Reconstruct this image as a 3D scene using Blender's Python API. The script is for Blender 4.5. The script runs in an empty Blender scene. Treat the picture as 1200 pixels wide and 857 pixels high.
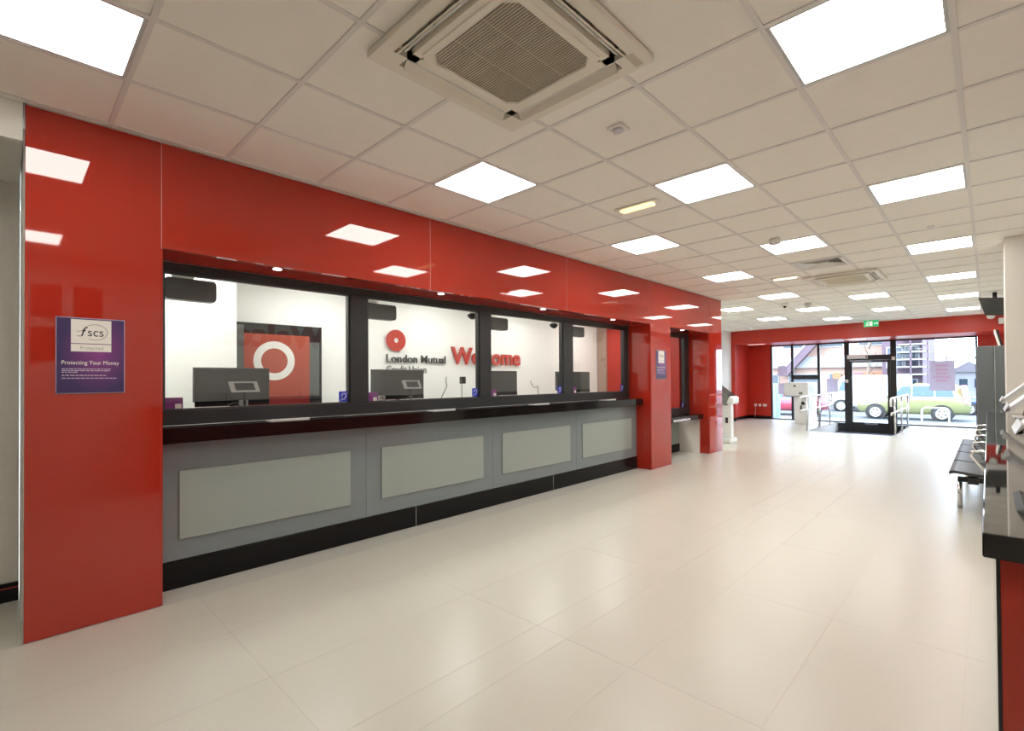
import bpy, bmesh, math, random
from mathutils import Vector, Matrix
random.seed(7)
S = bpy.context.scene
COL = S.collection

# ------------------------------------------------------------------ camera
EYE = 1.3863
cd = bpy.data.cameras.new('camera')
cd.sensor_width = 36.0
cd.lens = 573.937 * 36.0 / 1200.0
cd.shift_x = -(619.0086 - 600.0) / 1200.0
cd.shift_y = (439.0969 - 428.5) / 1200.0
cd.clip_start = 0.02
cd.clip_end = 300
cam = bpy.data.objects.new('camera', cd)
COL.objects.link(cam)
yaw, pitch, roll = .7542, .0104, -.0071
fw = Vector((-math.sin(yaw)*math.cos(pitch), math.cos(yaw)*math.cos(pitch), math.sin(pitch)))
r0 = Vector((math.cos(yaw), math.sin(yaw), 0)); u0 = r0.cross(fw)
rr = r0*math.cos(roll) + u0*math.sin(roll); uu = -r0*math.sin(roll) + u0*math.cos(roll)
m = Matrix((rr, uu, -fw)).transposed().to_4x4(); m.translation = (0, 0, EYE)
cam.matrix_world = m
S.camera = cam

# ------------------------------------------------------------------ world, sun, exposure
W = bpy.data.worlds.new('world'); S.world = W; W.use_nodes = True
nt = W.node_tree; nt.nodes.clear()
wo = nt.nodes.new('ShaderNodeOutputWorld'); bg = nt.nodes.new('ShaderNodeBackground')
bg.inputs[0].default_value = (.68, .83, 1.0, 1); bg.inputs[1].default_value = 11.0
nt.links.new(bg.outputs[0], wo.inputs[0])
sd = bpy.data.lights.new('sun', 'SUN'); sd.energy = 3.0; sd.angle = math.radians(1.5); sd.color = (1, .95, .88)
sun = bpy.data.objects.new('sun', sd); COL.objects.link(sun)
sun.rotation_euler = Vector((.35, .75, -.62)).to_track_quat('-Z', 'Y').to_euler()
S.view_settings.view_transform = 'Standard'
S.view_settings.look = 'None'
S.view_settings.gamma = 1
S.view_settings.exposure = 0.0
S.cycles.max_bounces = 10
S.cycles.diffuse_bounces = 6
S.cycles.transparent_max_bounces = 16
S.cycles.caustics_reflective = False
S.cycles.sample_clamp_indirect = 8
PANEL_E = 15.0

# ------------------------------------------------------------------ materials
def lin(h):
    h = h.lstrip('#'); v = [int(h[i:i+2], 16)/255 for i in (0, 2, 4)]
    return [c/12.92 if c <= .04045 else ((c+.055)/1.055)**2.4 for c in v]
def mat(name, col, rough=.5, metal=0, spec=.5, emit=0, noise=0, nscale=20, bump=0, bscale=200, coat=0):
    M = bpy.data.materials.new(name); M.use_nodes = True
    n = M.node_tree; b = n.nodes['Principled BSDF']
    c = lin(col) if isinstance(col, str) else list(col)
    b.inputs['Base Color'].default_value = (*c, 1)
    b.inputs['Roughness'].default_value = rough; b.inputs['Metallic'].default_value = metal
    b.inputs['Specular IOR Level'].default_value = spec
    b.inputs['Coat Weight'].default_value = coat
    if emit:
        b.inputs['Emission Color'].default_value = (*c, 1); b.inputs['Emission Strength'].default_value = emit
    if noise or bump:
        tc = n.nodes.new('ShaderNodeTexCoord')
    if noise:
        t = n.nodes.new('ShaderNodeTexNoise'); t.inputs['Scale'].default_value = nscale; t.inputs['Detail'].default_value = 4
        n.links.new(tc.outputs['Object'], t.inputs['Vector'])
        r = n.nodes.new('ShaderNodeMapRange'); r.inputs[3].default_value = 1-noise; r.inputs[4].default_value = 1+noise
        n.links.new(t.outputs['Fac'], r.inputs[0])
        x = n.nodes.new('ShaderNodeVectorMath'); x.operation = 'SCALE'; x.inputs[0].default_value = c
        n.links.new(r.outputs[0], x.inputs['Scale']); n.links.new(x.outputs[0], b.inputs['Base Color'])
    if bump:
        t = n.nodes.new('ShaderNodeTexNoise'); t.inputs['Scale'].default_value = bscale
        n.links.new(tc.outputs['Object'], t.inputs['Vector'])
        bp = n.nodes.new('ShaderNodeBump'); bp.inputs['Strength'].default_value = bump; bp.inputs['Distance'].default_value = .002
        n.links.new(t.outputs['Fac'], bp.inputs['Height']); n.links.new(bp.outputs[0], b.inputs['Normal'])
    return M
def glass(name, tint=(.97, .98, .98), f0=.055):
    M = bpy.data.materials.new(name); M.use_nodes = True
    n = M.node_tree; n.nodes.clear()
    o = n.nodes.new('ShaderNodeOutputMaterial'); mx = n.nodes.new('ShaderNodeMixShader')
    tr = n.nodes.new('ShaderNodeBsdfTransparent'); tr.inputs[0].default_value = (*tint, 1)
    gl = n.nodes.new('ShaderNodeBsdfGlossy'); gl.inputs['Roughness'].default_value = 0.0
    g = n.nodes.new('ShaderNodeNewGeometry')
    d = n.nodes.new('ShaderNodeVectorMath'); d.operation = 'DOT_PRODUCT'
    n.links.new(g.outputs['Normal'], d.inputs[0]); n.links.new(g.outputs['Incoming'], d.inputs[1])
    def mth(op, a, b):
        x = n.nodes.new('ShaderNodeMath'); x.operation = op
        for i, v in enumerate((a, b)):
            if isinstance(v, (int, float)): x.inputs[i].default_value = v
            else: n.links.new(v, x.inputs[i])
        return x.outputs[0]
    c = mth('ABSOLUTE', d.outputs['Value'], 0)
    p = mth('POWER', mth('SUBTRACT', 1.0, c), 5.0)
    F = mth('ADD', mth('MULTIPLY', p, 1-f0), f0)
    n.links.new(F, mx.inputs[0]); n.links.new(tr.outputs[0], mx.inputs[1]); n.links.new(gl.outputs[0], mx.inputs[2])
    n.links.new(mx.outputs[0], o.inputs[0])
    return M
RED = mat('red_glass', (.43, .026, .013), .03, spec=.75)
REDM = mat('red_paint', (.52, .032, .016), .32, noise=.03)
PINKJ = mat('pale_sealant', (.75, .45, .40), .5)
REDD = mat('red_dark_paint', (.40, .026, .015), .35)
WHITE = mat('white_paint', (.80, .79, .75), .6, noise=.02, nscale=6)
TEXW = mat('textured_white_paint', (.78, .75, .70), .7, noise=.04, nscale=60, bump=.5, bscale=120)
TELLW = mat('teller_white_paint', (.84, .85, .82), .6, noise=.01)
TILE = mat('ceiling_tile_white', (.90, .875, .815), .9, noise=.02, nscale=9, bump=.15, bscale=350)
TBAR = mat('tee_bar_white', (.76, .74, .72), .5, noise=.01)
PLEN = mat('plenum_grey', (.45, .43, .40), .9)
DIFF = mat('lamp_diffuser', (1, .97, .905), .5, emit=PANEL_E)
DIFT = mat('teller_lamp_diffuser', (1, .985, .94), .5, emit=18)
LFR = mat('lamp_frame_grey', (.55, .57, .58), .4)
FLOOR = mat('cream_vinyl', (.635, .622, .55), .28, spec=.5, noise=.02, nscale=3, bump=.02, bscale=60)
FLOORG = mat('grey_vinyl_strip', (.56, .56, .51), .3, spec=.4, noise=.03)
FJOINT = mat('floor_joint', (.56, .53, .45), .5)
DGREY = mat('dark_grey_frame', (.030, .032, .035), .35, spec=.35, noise=.05)
DGREY2 = mat('dark_grey_bead', (.028, .029, .03), .4)
GRAN = mat('black_granite', (.008, .006, .006), .08, spec=.35, noise=.3, nscale=400)
BLACK = mat('black_gloss', (.006, .006, .007), .22, spec=.25)
BLKM = mat('black_matt', (.015, .015, .016), .5)
GREYG = mat('grey_back_painted_glass', (.205, .238, .26), .06, spec=.5)
GREYP = mat('pale_grey_glass', (.325, .368, .35), .07, spec=.5)
GEDGE = mat('glass_edge_grey', (.5, .53, .50), .2)
STEEL = mat('brushed_steel', (.72, .73, .74), .25, metal=1)
CHROME = mat('chrome', (.85, .86, .88), .08, metal=1)
STEELW = mat('satin_white_steel', (.80, .80, .80), .3)
PLASW = mat('white_plastic', (.78, .77, .73), .4)
ACW = mat('air_unit_cream', (.80, .765, .67), .45)
ACG = mat('air_grille_grey', (.72, .68, .56), .6)
DARKP = mat('dark_grey_plastic', (.05, .052, .05), .4, noise=.04)
MIDP = mat('mid_grey_plastic', (.22, .22, .21), .4)
PURP = mat('purple_print', (.12, .035, .22), .35)
PURC = mat('purple_card', (.22, .03, .22), .4)
PAPER = mat('white_print', (.86, .83, .78), .5)
INK = mat('dark_ink', (.02, .02, .03), .5)
INKP = mat('grey_ink', (.42, .38, .42), .5)
BLUE = mat('blue_print', (.015, .04, .55), .4)
SIGNR = mat('red_acrylic', (.46, .04, .028), .25)
SIGNG = mat('grey_acrylic', (.20, .20, .20), .3)
SIGNK = mat('charcoal_acrylic', (.035, .037, .037), .3)
ART_R = mat('print_red', (.34, .07, .045), .3)
ART_G = mat('print_grey', (.10, .115, .11), .3)
ART_K = mat('print_black', (.012, .012, .013), .25)
ART_W = mat('print_white', (.70, .70, .66), .35)
GREEN = mat('exit_green', (.02, .42, .16), .4, emit=.6)
YEL = mat('emergency_lamp', (1, .80, .40), .4, emit=1.5)
WARM = mat('emergency_lamp_pale', (1, .90, .70), .4, emit=1.4)
DOWN = mat('downlight_lamp', (1, .93, .82), .4, emit=16)
CARPET = mat('entrance_mat', (.045, .047, .075), .9, noise=.15, nscale=300)
GL = glass('clear_glass', f0=.07); GLS = glass('shop_glass', (.93, .96, .97), .06)
PAVE = mat('paving', (.18, .18, .19), .8, noise=.08, nscale=8)
ROAD = mat('asphalt', (.105, .11, .12), .85, noise=.1, nscale=30)
ORANGE = mat('orange_render', (.36, .14, .06), .7, noise=.06)
BRICK = mat('purple_brick', (.115, .075, .10), .8, noise=.1, nscale=30)
WRENDER = mat('white_render', (.29, .29, .30), .7, noise=.03)
PINKW = mat('pale_pink_render', (.33, .21, .165), .7, noise=.04)
ROOF = mat('slate_roof', (.16, .14, .16), .7, noise=.1)
WGLASS = mat('window_dark_glass', (.035, .05, .07), .08)
LIME = mat('lime_car_paint', (.19, .20, .085), .25, coat=.6)
CBLUE = mat('blue_car_paint', (.02, .05, .18), .25, coat=.6)
CRED = mat('red_car_paint', (.28, .03, .06), .25, coat=.6)
CWHITE = mat('white_van_paint', (.8, .8, .8), .3, coat=.4)
CGLASS = mat('car_glass', (.05, .09, .14), .06)
TYRE = mat('tyre_rubber', (.02, .02, .022), .7)
TAIL = mat('tail_lamp_red', (.75, .22, .26), .2)
GREYC = mat('grey_laminate', (.17, .195, .21), .25)
BROWN = mat('leaflet_brown', (.16, .12, .09), .5)
YSIGN = mat('yellow_sign', (.85, .72, .10), .5)
PBLUE = mat('grey_blue_steel', (.16, .22, .34), .4)

# ------------------------------------------------------------------ mesh helpers
def B(): return bmesh.new()
def box(bm, x0, x1, y0, y1, z0, z1):
    if x0 > x1: x0, x1 = x1, x0
    if y0 > y1: y0, y1 = y1, y0
    if z0 > z1: z0, z1 = z1, z0
    v = [bm.verts.new(p) for p in ((x0,y0,z0),(x1,y0,z0),(x1,y1,z0),(x0,y1,z0),(x0,y0,z1),(x1,y0,z1),(x1,y1,z1),(x0,y1,z1))]
    fs = [bm.faces.new([v[i] for i in f]) for f in ((3,2,1,0),(4,5,6,7),(0,1,5,4),(1,2,6,5),(2,3,7,6),(3,0,4,7))]
    return v, fs
def bbox(*a, bev=.004, seg=2, bm=None):
    b = bm or B(); t = B(); box(t, *a)
    bmesh.ops.bevel(t, geom=t.edges[:], offset=bev, segments=seg, affect='EDGES', profile=.5)
    me = bpy.data.meshes.new('t'); t.to_mesh(me); t.free(); b.from_mesh(me); bpy.data.meshes.remove(me)
    return b
def bx(*a):
    b = B(); box(b, *a); return b
def prism(bm, pts, axis, a, c):
    """extrude a 2-D outline along an axis; pts are the two other coordinates in xyz order"""
    def P(p, t):
        q = [0, 0, 0]; o = [i for i in range(3) if i != axis]
        q[o[0]], q[o[1]], q[axis] = p[0], p[1], t; return q
    A = [bm.verts.new(P(p, a)) for p in pts]; C = [bm.verts.new(P(p, c)) for p in pts]
    n = len(pts)
    bm.faces.new(A); bm.faces.new(C[::-1])
    for i in range(n):
        j = (i+1) % n; bm.faces.new((A[i], C[i], C[j], A[j]))
    bmesh.ops.recalc_face_normals(bm, faces=bm.faces[:])
    return bm
def cyl(bm, p0, p1, r0, r1=None, n=16, cap=True):
    r1 = r0 if r1 is None else r1
    p0, p1 = Vector(p0), Vector(p1); d = (p1-p0).normalized()
    a = d.orthogonal().normalized(); b = d.cross(a)
    R0 = [bm.verts.new(p0+(a*math.cos(t)+b*math.sin(t))*r0) for t in [2*math.pi*i/n for i in range(n)]]
    R1 = [bm.verts.new(p1+(a*math.cos(t)+b*math.sin(t))*r1) for t in [2*math.pi*i/n for i in range(n)]]
    for i in range(n):
        f = bm.faces.new((R0[i], R0[(i+1) % n], R1[(i+1) % n], R1[i])); f.smooth = True
    if cap: bm.faces.new(R0[::-1]); bm.faces.new(R1)
    return bm
def tube(bm, pts, r, n=10):
    pts = [Vector(p) for p in pts]; rings = []; a = None
    for i, p in enumerate(pts):
        d = ((pts[min(i+1, len(pts)-1)]-p).normalized() + (p-pts[max(i-1, 0)]).normalized())
        d.normalize()
        if a is None: a = d.orthogonal().normalized()
        a = (a - d*a.dot(d)).normalized(); b = d.cross(a)
        rings.append([bm.verts.new(p+(a*math.cos(2*math.pi*k/n)+b*math.sin(2*math.pi*k/n))*r) for k in range(n)])
    for R, Q in zip(rings, rings[1:]):
        for k in range(n):
            f = bm.faces.new((R[k], R[(k+1) % n], Q[(k+1) % n], Q[k])); f.smooth = True
    bm.faces.new(rings[0][::-1]); bm.faces.new(rings[-1])
    return bm
def lathe(bm, prof, c, axis='z', n=24):
    rings = []
    for r, h in prof:
        ring = []
        for k in range(n):
            t = 2*math.pi*k/n; u, v = r*math.cos(t), r*math.sin(t)
            q = {'z': (u, v, h), 'x': (h, u, v), 'y': (u, h, v)}[axis]
            ring.append(bm.verts.new(Vector(c)+Vector(q)))
        rings.append(ring)
    for R, Q in zip(rings, rings[1:]):
        for k in range(n):
            f = bm.faces.new((R[k], R[(k+1) % n], Q[(k+1) % n], Q[k])); f.smooth = True
    bm.faces.new(rings[0][::-1]); bm.faces.new(rings[-1])
    bmesh.ops.recalc_face_normals(bm, faces=bm.faces[:])
    return bm
def ringdisc(bm, c, r0, r1, axis, d, n=40):
    """flat ring of depth d, its axis along x/y"""
    pr = [(r0, 0), (r1, 0), (r1, d), (r0, d)]
    rings = []
    for r, h in pr+[pr[0]]:
        rings.append([Vector(c)+Vector({'x': (h, r*math.cos(2*math.pi*k/n), r*math.sin(2*math.pi*k/n)), 'y': (r*math.cos(2*math.pi*k/n), h, r*math.sin(2*math.pi*k/n)), 'z': (r*math.cos(2*math.pi*k/n), r*math.sin(2*math.pi*k/n), h)}[axis]) for k in range(n)])
    V = [[bm.verts.new(p) for p in R] for R in rings[:4]]; V.append(V[0])
    for R, Q in zip(V, V[1:]):
        for k in range(n): bm.faces.new((R[k], R[(k+1) % n], Q[(k+1) % n], Q[k]))
    bmesh.ops.recalc_face_normals(bm, faces=bm.faces[:])
    return bm
def obj(name, bm, m, parent=None, label=None):
    """world-space bmesh -> one object; its origin at the bottom centre of its bounds"""
    xs = [v.co for v in bm.verts]
    o = Vector(((min(v.x for v in xs)+max(v.x for v in xs))/2, (min(v.y for v in xs)+max(v.y for v in xs))/2, min(v.z for v in xs)))
    bmesh.ops.translate(bm, verts=bm.verts[:], vec=-o)
    me = bpy.data.meshes.new(name); bm.to_mesh(me); bm.free()
    me.materials.append(m)
    ob = bpy.data.objects.new(name, me); COL.objects.link(ob)
    ob['_o'] = tuple(o)
    if parent:
        ob.parent = parent; ob.location = o - Vector(parent['_o'])
    else: ob.location = o
    if label: ob['label'] = label
    return ob
def tag(o, label, cat, group=None):
    o['label'] = label; o['category'] = cat
    if group: o['group'] = group
    return o
def thing(name, label, cat, loc, group=None):
    o = bpy.data.objects.new(name, None); COL.objects.link(o); o.location = loc; o['_o'] = tuple(loc)
    o.empty_display_size = .1
    return tag(o, label, cat, group)
def struct(name, bm=None, m=None, loc=(0, 0, 0)):
    if bm: o = obj(name, bm, m)
    else:
        o = bpy.data.objects.new(name, None); COL.objects.link(o); o.location = loc; o['_o'] = tuple(loc)
    o['kind'] = 'structure'
    return o
def put(src, name, parent, loc, m=None):
    """copy sharing mesh data, placed at world loc"""
    c = src.copy(); c.name = name; COL.objects.link(c); c['_o'] = tuple(loc)
    c.parent = parent; c.location = Vector(loc) - (Vector(parent['_o']) if parent else Vector())
    return c
def text_bm(body, size, depth, bold=0.0, spacing=1.0, align='LEFT', shear=0):
    cu = bpy.data.curves.new('t', 'FONT'); cu.body = body; cu.size = size; cu.extrude = depth/2
    cu.offset = bold; cu.space_character = spacing; cu.align_x = align; cu.resolution_u = 4; cu.shear = shear
    ob = bpy.data.objects.new('t', cu); COL.objects.link(ob)
    dg = bpy.context.evaluated_depsgraph_get()
    me = bpy.data.meshes.new_from_object(ob.evaluated_get(dg))
    b = B(); b.from_mesh(me)
    bpy.data.objects.remove(ob); bpy.data.curves.remove(cu); bpy.data.meshes.remove(me)
    bmesh.ops.remove_doubles(b, verts=b.verts[:], dist=1e-6)
    return b
def width(b): return max(v.co.x for v in b.verts) - min(v.co.x for v in b.verts)
def xf(b, org, face='+x', w=None, h=None):
    """stand a text bmesh up on a wall: its reading direction and normal follow the wall's face; w/h rescale"""
    x0 = min(v.co.x for v in b.verts)
    if w:
        s = w/width(b); 
        for v in b.verts: v.co.x = (v.co.x-x0)*s+x0
    if h:
        y1 = max(v.co.y for v in b.verts); s = h/y1
        for v in b.verts: v.co.y *= s
    ax = {'+x': ((0,1,0),(0,0,1),(1,0,0)), '-x': ((0,-1,0),(0,0,1),(-1,0,0)), '-y': ((1,0,0),(0,0,1),(0,-1,0)), '+y': ((-1,0,0),(0,0,1),(0,1,0))}[face]
    for v in b.verts:
        p = v.co - Vector((x0, 0, 0))
        v.co = Vector(org) + Vector(ax[0])*p.x + Vector(ax[1])*p.y + Vector(ax[2])*p.z
    return b
def split_letters(b, along):
    """connected islands merged where they overlap along the reading axis -> list of bmeshes"""
    seen = set(); isl = []
    for v in b.verts:
        if v in seen: continue
        st = [v]; grp = []
        seen.add(v)
        while st:
            q = st.pop(); grp.append(q)
            for e in q.link_edges:
                w = e.other_vert(q)
                if w not in seen: seen.add(w); st.append(w)
        isl.append(grp)
    R = sorted([[min(v.co[along] for v in g), max(v.co[along] for v in g), g] for g in isl], key=lambda r: r[0])
    out = []
    for r in R:
        if out and r[0] < out[-1][1] - .3*(r[1]-r[0]): out[-1][1] = max(out[-1][1], r[1]); out[-1][2] = out[-1][2]+r[2]
        else: out.append(r)
    res = []
    for _, _, g in out:
        nb = B(); mp = {v: nb.verts.new(v.co) for v in g}
        fs = {f for v in g for f in v.link_faces}
        for f in fs: nb.faces.new([mp[v] for v in f.verts])
        res.append(nb)
    b.free()
    return res
def quadbar(bm, face, org, u0, u1, z0, z1, d):
    """flat print patch of depth d on a wall face; u along reading direction from org"""
    o = Vector(org)
    if face == '+x': box(bm, o.x, o.x+d, o.y+u0, o.y+u1, o.z+z0, o.z+z1)
    elif face == '-x': box(bm, o.x-d, o.x, o.y-u1, o.y-u0, o.z+z0, o.z+z1)
    elif face == '-y': box(bm, o.x+u0, o.x+u1, o.y-d, o.y, o.z+z0, o.z+z1)
    return bm

# ------------------------------------------------------------------ dimensions
H = 2.8813           # ceiling
A = -3.737           # front of the red glass wall
XL = -6.06           # far left wall / teller room back wall
XR = .62             # right wall
YB = -3.6            # wall behind
YG = 17.65           # street glazing
YH = 16.06           # front of the red bulkhead
Y0, Y1 = .062, 9.42  # red wall run
GX, GY = -.69, 2.2076
RX0, RX1, RY0 = -3.42, -1.66, 14.25   # entrance ramp pit
ZD = -.27            # level at the door

# ------------------------------------------------------------------ floor
flo = struct('floor', loc=(-2.5, 7, 0))
fb = B()
box(fb, XL-.3, RX0-.02, YB-.2, YG+.1, -.12, -.0008)
box(fb, RX1+.02, XR+.2, YB-.2, YG+.1, -.12, -.0008)
box(fb, RX0-.02, RX1+.02, YB-.2, RY0, -.12, -.0008)
obj('floor_base', fb, FJOINT, flo)
def cells(edges_x, edges_y, skip):
    for xa, xb in zip(edges_x, edges_x[1:]):
        for ya, yb in zip(edges_y, edges_y[1:]):
            if not skip(xa, xb, ya, yb): yield xa, xb, ya, yb
ex = [A, RX0, -3.07, -2.47, -1.87, RX1, -1.27, -.67, -.095, XR]
ey = [YB+.05, -1.55, -.35, .85, 2.05, 3.25, 4.45, 5.65, 6.85, 8.05, Y1, 10.45, 11.65, 12.85, RY0, 15.25, 16.45, YG]
pit = lambda xa, xb, ya, yb: xa >= RX0-.01 and xb <= RX1+.01 and ya >= RY0-.01
gj = .0006
for xa, xb, ya, yb in cells(ex, ey, pit):
    obj('vinyl_tile', bx(xa+gj, xb-gj, ya+gj, yb-gj, -.003, 0), FLOOR, flo)
for xa, xb, ya, yb in cells([XL, -5.2, -4.4, A], [y for y in ey if y > 9.4], lambda *a: False):
    obj('vinyl_tile', bx(xa+gj, xb-gj, ya+gj, yb-gj, -.003, 0), FLOOR, flo)
obj('vinyl_edge_strip', bx(-4.4, A-gj, Y0, Y1-.01, -.003, 0), FLOORG, flo, 'grey vinyl strip along the counter')
obj('vinyl_edge_strip', bx(-4.6, A-gj, YB, Y0-.004, -.003, 0), FLOOR, flo)
# ramp down to the door
rp = struct('floor_ramp', prism(B(), [(RY0, 0), (16.7, ZD), (YG+.1, ZD), (YG+.1, ZD-.1), (RY0, -.1)], 0, RX0, RX1), CARPET)
obj('ramp_side', prism(B(), [(RY0, 0), (YG, 0), (YG, ZD-.05), (16.7, ZD-.05)], 0, RX0-.03, RX0), WHITE, rp, 'white side of the sunken ramp')
obj('ramp_side', prism(B(), [(RY0, 0), (YG, 0), (YG, ZD-.05), (16.7, ZD-.05)], 0, RX1, RX1+.03), WHITE, rp, 'white side of the sunken ramp')

# ------------------------------------------------------------------ ceiling
cei = struct('ceiling', loc=(-2, 6, H))
cb = B(); box(cb, XL-.3, XR+.2, YB-.2, YG+.3, H+.09, H+.2)
obj('ceiling_slab', cb, PLEN, cei)
lights = {}
def cell_rect(i, j): return (GX+.6*i, GX+.6*(i+1), GY+.6*j, GY+.6*(j+1))
rowsA = [-4, 0, 4, 8, 12, 16, 20]
for j in rowsA: lights[(0, j)] = 'A'; lights[(-4, j)] = 'C'
for j in (2, 6, 14, 18): lights[(-2, j)] = 'B'
for j in (14, 18): lights[(-6, j)] = 'D'
del lights[(-4, 20)]
lights[(-4, 20)] = 'C'
vent_cell = (-2, 8)
proto = None
g = .012
jmin = math.floor((YB-GY)/.6); jmax = int((YH-GY)/.6)
tt = B()
for i in range(-9, 2):
    for j in range(jmin, jmax+1):
        xa, xb, ya, yb = cell_rect(i, j)
        left = A if yb < Y1+.3 else XL
        xa = max(xa, left); xb = min(xb, XR); ya = max(ya, YB); yb = min(yb, YH)
        if xb-xa < .03 or yb-ya < .03 or (i, j) in lights or (i, j) == vent_cell: continue
        if xa < A-.01 and ya < Y1: ya = Y1
        if yb-ya < .03: continue
        full = xb-xa > .599 and yb-ya > .599
        if full:
            if proto is None:
                proto = obj('ceiling_tile', bx(xa+g, xb-g, ya+g, yb-g, H+.006, H+.02), TILE, cei)
            else: put(proto, 'ceiling_tile', cei, ((xa+xb)/2, (ya+yb)/2, H+.006))
        else: obj('ceiling_tile', bx(xa+.002, xb-g, ya+g, yb-g, H+.006, H+.02), TILE, cei)
for i in range(-8, 3):
    x = GX+.6*i
    obj('tee_bar', bx(x-.012, x+.012, YB if x > A else Y1, YH, H-.0005, H+.03), TBAR, cei)
for j in range(jmin+1, jmax+1):
    y = GY+.6*j
    obj('tee_bar', bx(A if y < Y1 else XL, XR, y-.012, y+.012, H, H+.03), TBAR, cei)
# ceiling light panels
ordn = ['behind the camera', 'nearest to the camera', 'second', 'third', 'fourth', 'fifth', 'sixth', 'seventh', 'eighth']
rowname = {'A': 'in the right-hand ceiling row', 'B': 'in the middle ceiling row',
           'C': 'in the row beside the red wall', 'D': 'in the far left ceiling corner'}
cnt = {}
lp = None
for (i, j), row in sorted(lights.items(), key=lambda t: (t[1], t[0][1])):
    if row in 'AB' and j < 0 or j < -4:
        o = 'behind the camera' if j < -4 or row == 'B' else 'above and behind the camera'
        lab = f'light panel {o} {rowname[row]}'
    else:
        cnt[row] = cnt.get(row, 0)+1
        lab = f'white square light panel, number {cnt[row]} from the camera {rowname[row]}'
        lab = lab.replace('number 1 from', 'nearest to').replace('number 2', 'second').replace('number 3', 'third').replace('number 4', 'fourth').replace('number 5', 'fifth').replace('number 6', 'sixth').replace('number 7', 'seventh')
    xa, xb, ya, yb = cell_rect(i, j); c = ((xa+xb)/2, (ya+yb)/2, H)
    t = thing('ceiling_light', lab, 'ceiling light', c, 'square ceiling light panels')
    if lp is None:
        f = B()
        for q in ((xa+.013, xb-.013, ya+.013, ya+.027), (xa+.013, xb-.013, yb-.027, yb-.013), (xa+.013, xa+.027, ya+.027, yb-.027), (xb-.027, xb-.013, ya+.027, yb-.027)):
            box(f, *q, H+.001, H+.05)
        fr = obj('frame', f, LFR, t)
        di = obj('diffuser', bx(xa+.027, xb-.027, ya+.027, yb-.027, H+.006, H+.02), DIFF, t)
        lp = (fr, di)
    else:
        put(lp[0], 'frame', t, (c[0], c[1], H+.001)); put(lp[1], 'diffuser', t, (c[0], c[1], H+.006))

# ------------------------------------------------------------------ red glass wall on the left
wl = struct('wall_left', loc=(A, 4.7, 0))
ZO = 2.22   # underside of the header
cb = B()
box(cb, -4.205, A-.008, Y0+.01, Y1-.012, ZO+.012, H+.05)
box(cb, -4.205, A-.008, Y0+.01, .652, 0, ZO+.02)
box(cb, -4.205, A-.008, 6.705, 7.335, 0, ZO+.02)
box(cb, -4.205, A-.008, 8.835, Y1-.012, 0, ZO+.02)
obj('wall_core', cb, WHITE, wl)
def rpanel(y0, y1, z0, z1): obj('red_glass_panel', bbox(A-.008, A, y0+.0015, y1-.0015, z0+.001, z1-.001, bev=.0012, seg=1), RED, wl)
rpanel(Y0, .656, .004, H-.002)
rpanel(.656, 2.671, ZO, H-.002); rpanel(2.671, 4.676, ZO, H-.002); rpanel(4.676, 6.700, ZO, H-.002)
rpanel(6.700, 7.338, .004, H-.002); rpanel(7.338, 8.830, ZO, H-.002); rpanel(8.830, Y1, .004, H-.002)
# reveals and soffits of the two openings
for y, s in ((.660, 1), (6.700, -1), (7.340, 1), (8.826, -1)):
    obj('red_reveal_panel', bx(-4.12, A-.009, y-.004, y+.004, .004, ZO), RED, wl)
obj('red_soffit_panel', bx(-4.12, A-.009, .668, 6.694, ZO+.001, ZO+.010), RED, wl)
obj('red_soffit_panel', bx(-4.12, A-.009, 7.346, 8.82, ZO+.001, ZO+.010), RED, wl)
obj('edge_trim', bx(A-.014, A+.0005, Y0-.005, Y0-.001, 0, H), mat('dull_trim', (.42, .38, .34), .8), wl, 'thin dull strip on the near edge of the red wall')
struct('wall_end', bx(XL, A-.009, Y1-.01, Y1, 0, H+.05), WHITE)
# white return to the left of the red wall, with downstand
wn = struct('wall_return', bx(-4.75, -4.56, YB, Y0-.006, 0, H+.05), TEXW)
tr = struct('trim_1', bx(-4.56, A-.002, YB, Y0-.008, 2.68, H+.05), WHITE)
bs = struct('baseboard_left', bx(-4.56, -4.54, YB, Y0-.008, 0, .118), BLACK)
obj('red_line', bx(-4.54, -4.5388, YB, Y0-.008, .084, .092), REDM, bs, 'thin red line along the black skirting')
struct('wall_block', bx(-4.56, -4.12, Y0-.004, Y0+.008, 0, H), WHITE)

for y in (.656, 2.671, 4.676, 6.700): obj('joint_strip', bx(A-.0078, A-.0012, y-.0013, y+.0013, ZO+.002, H-.004), PINKJ, wl, 'pale sealant line between the red panels')
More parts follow.
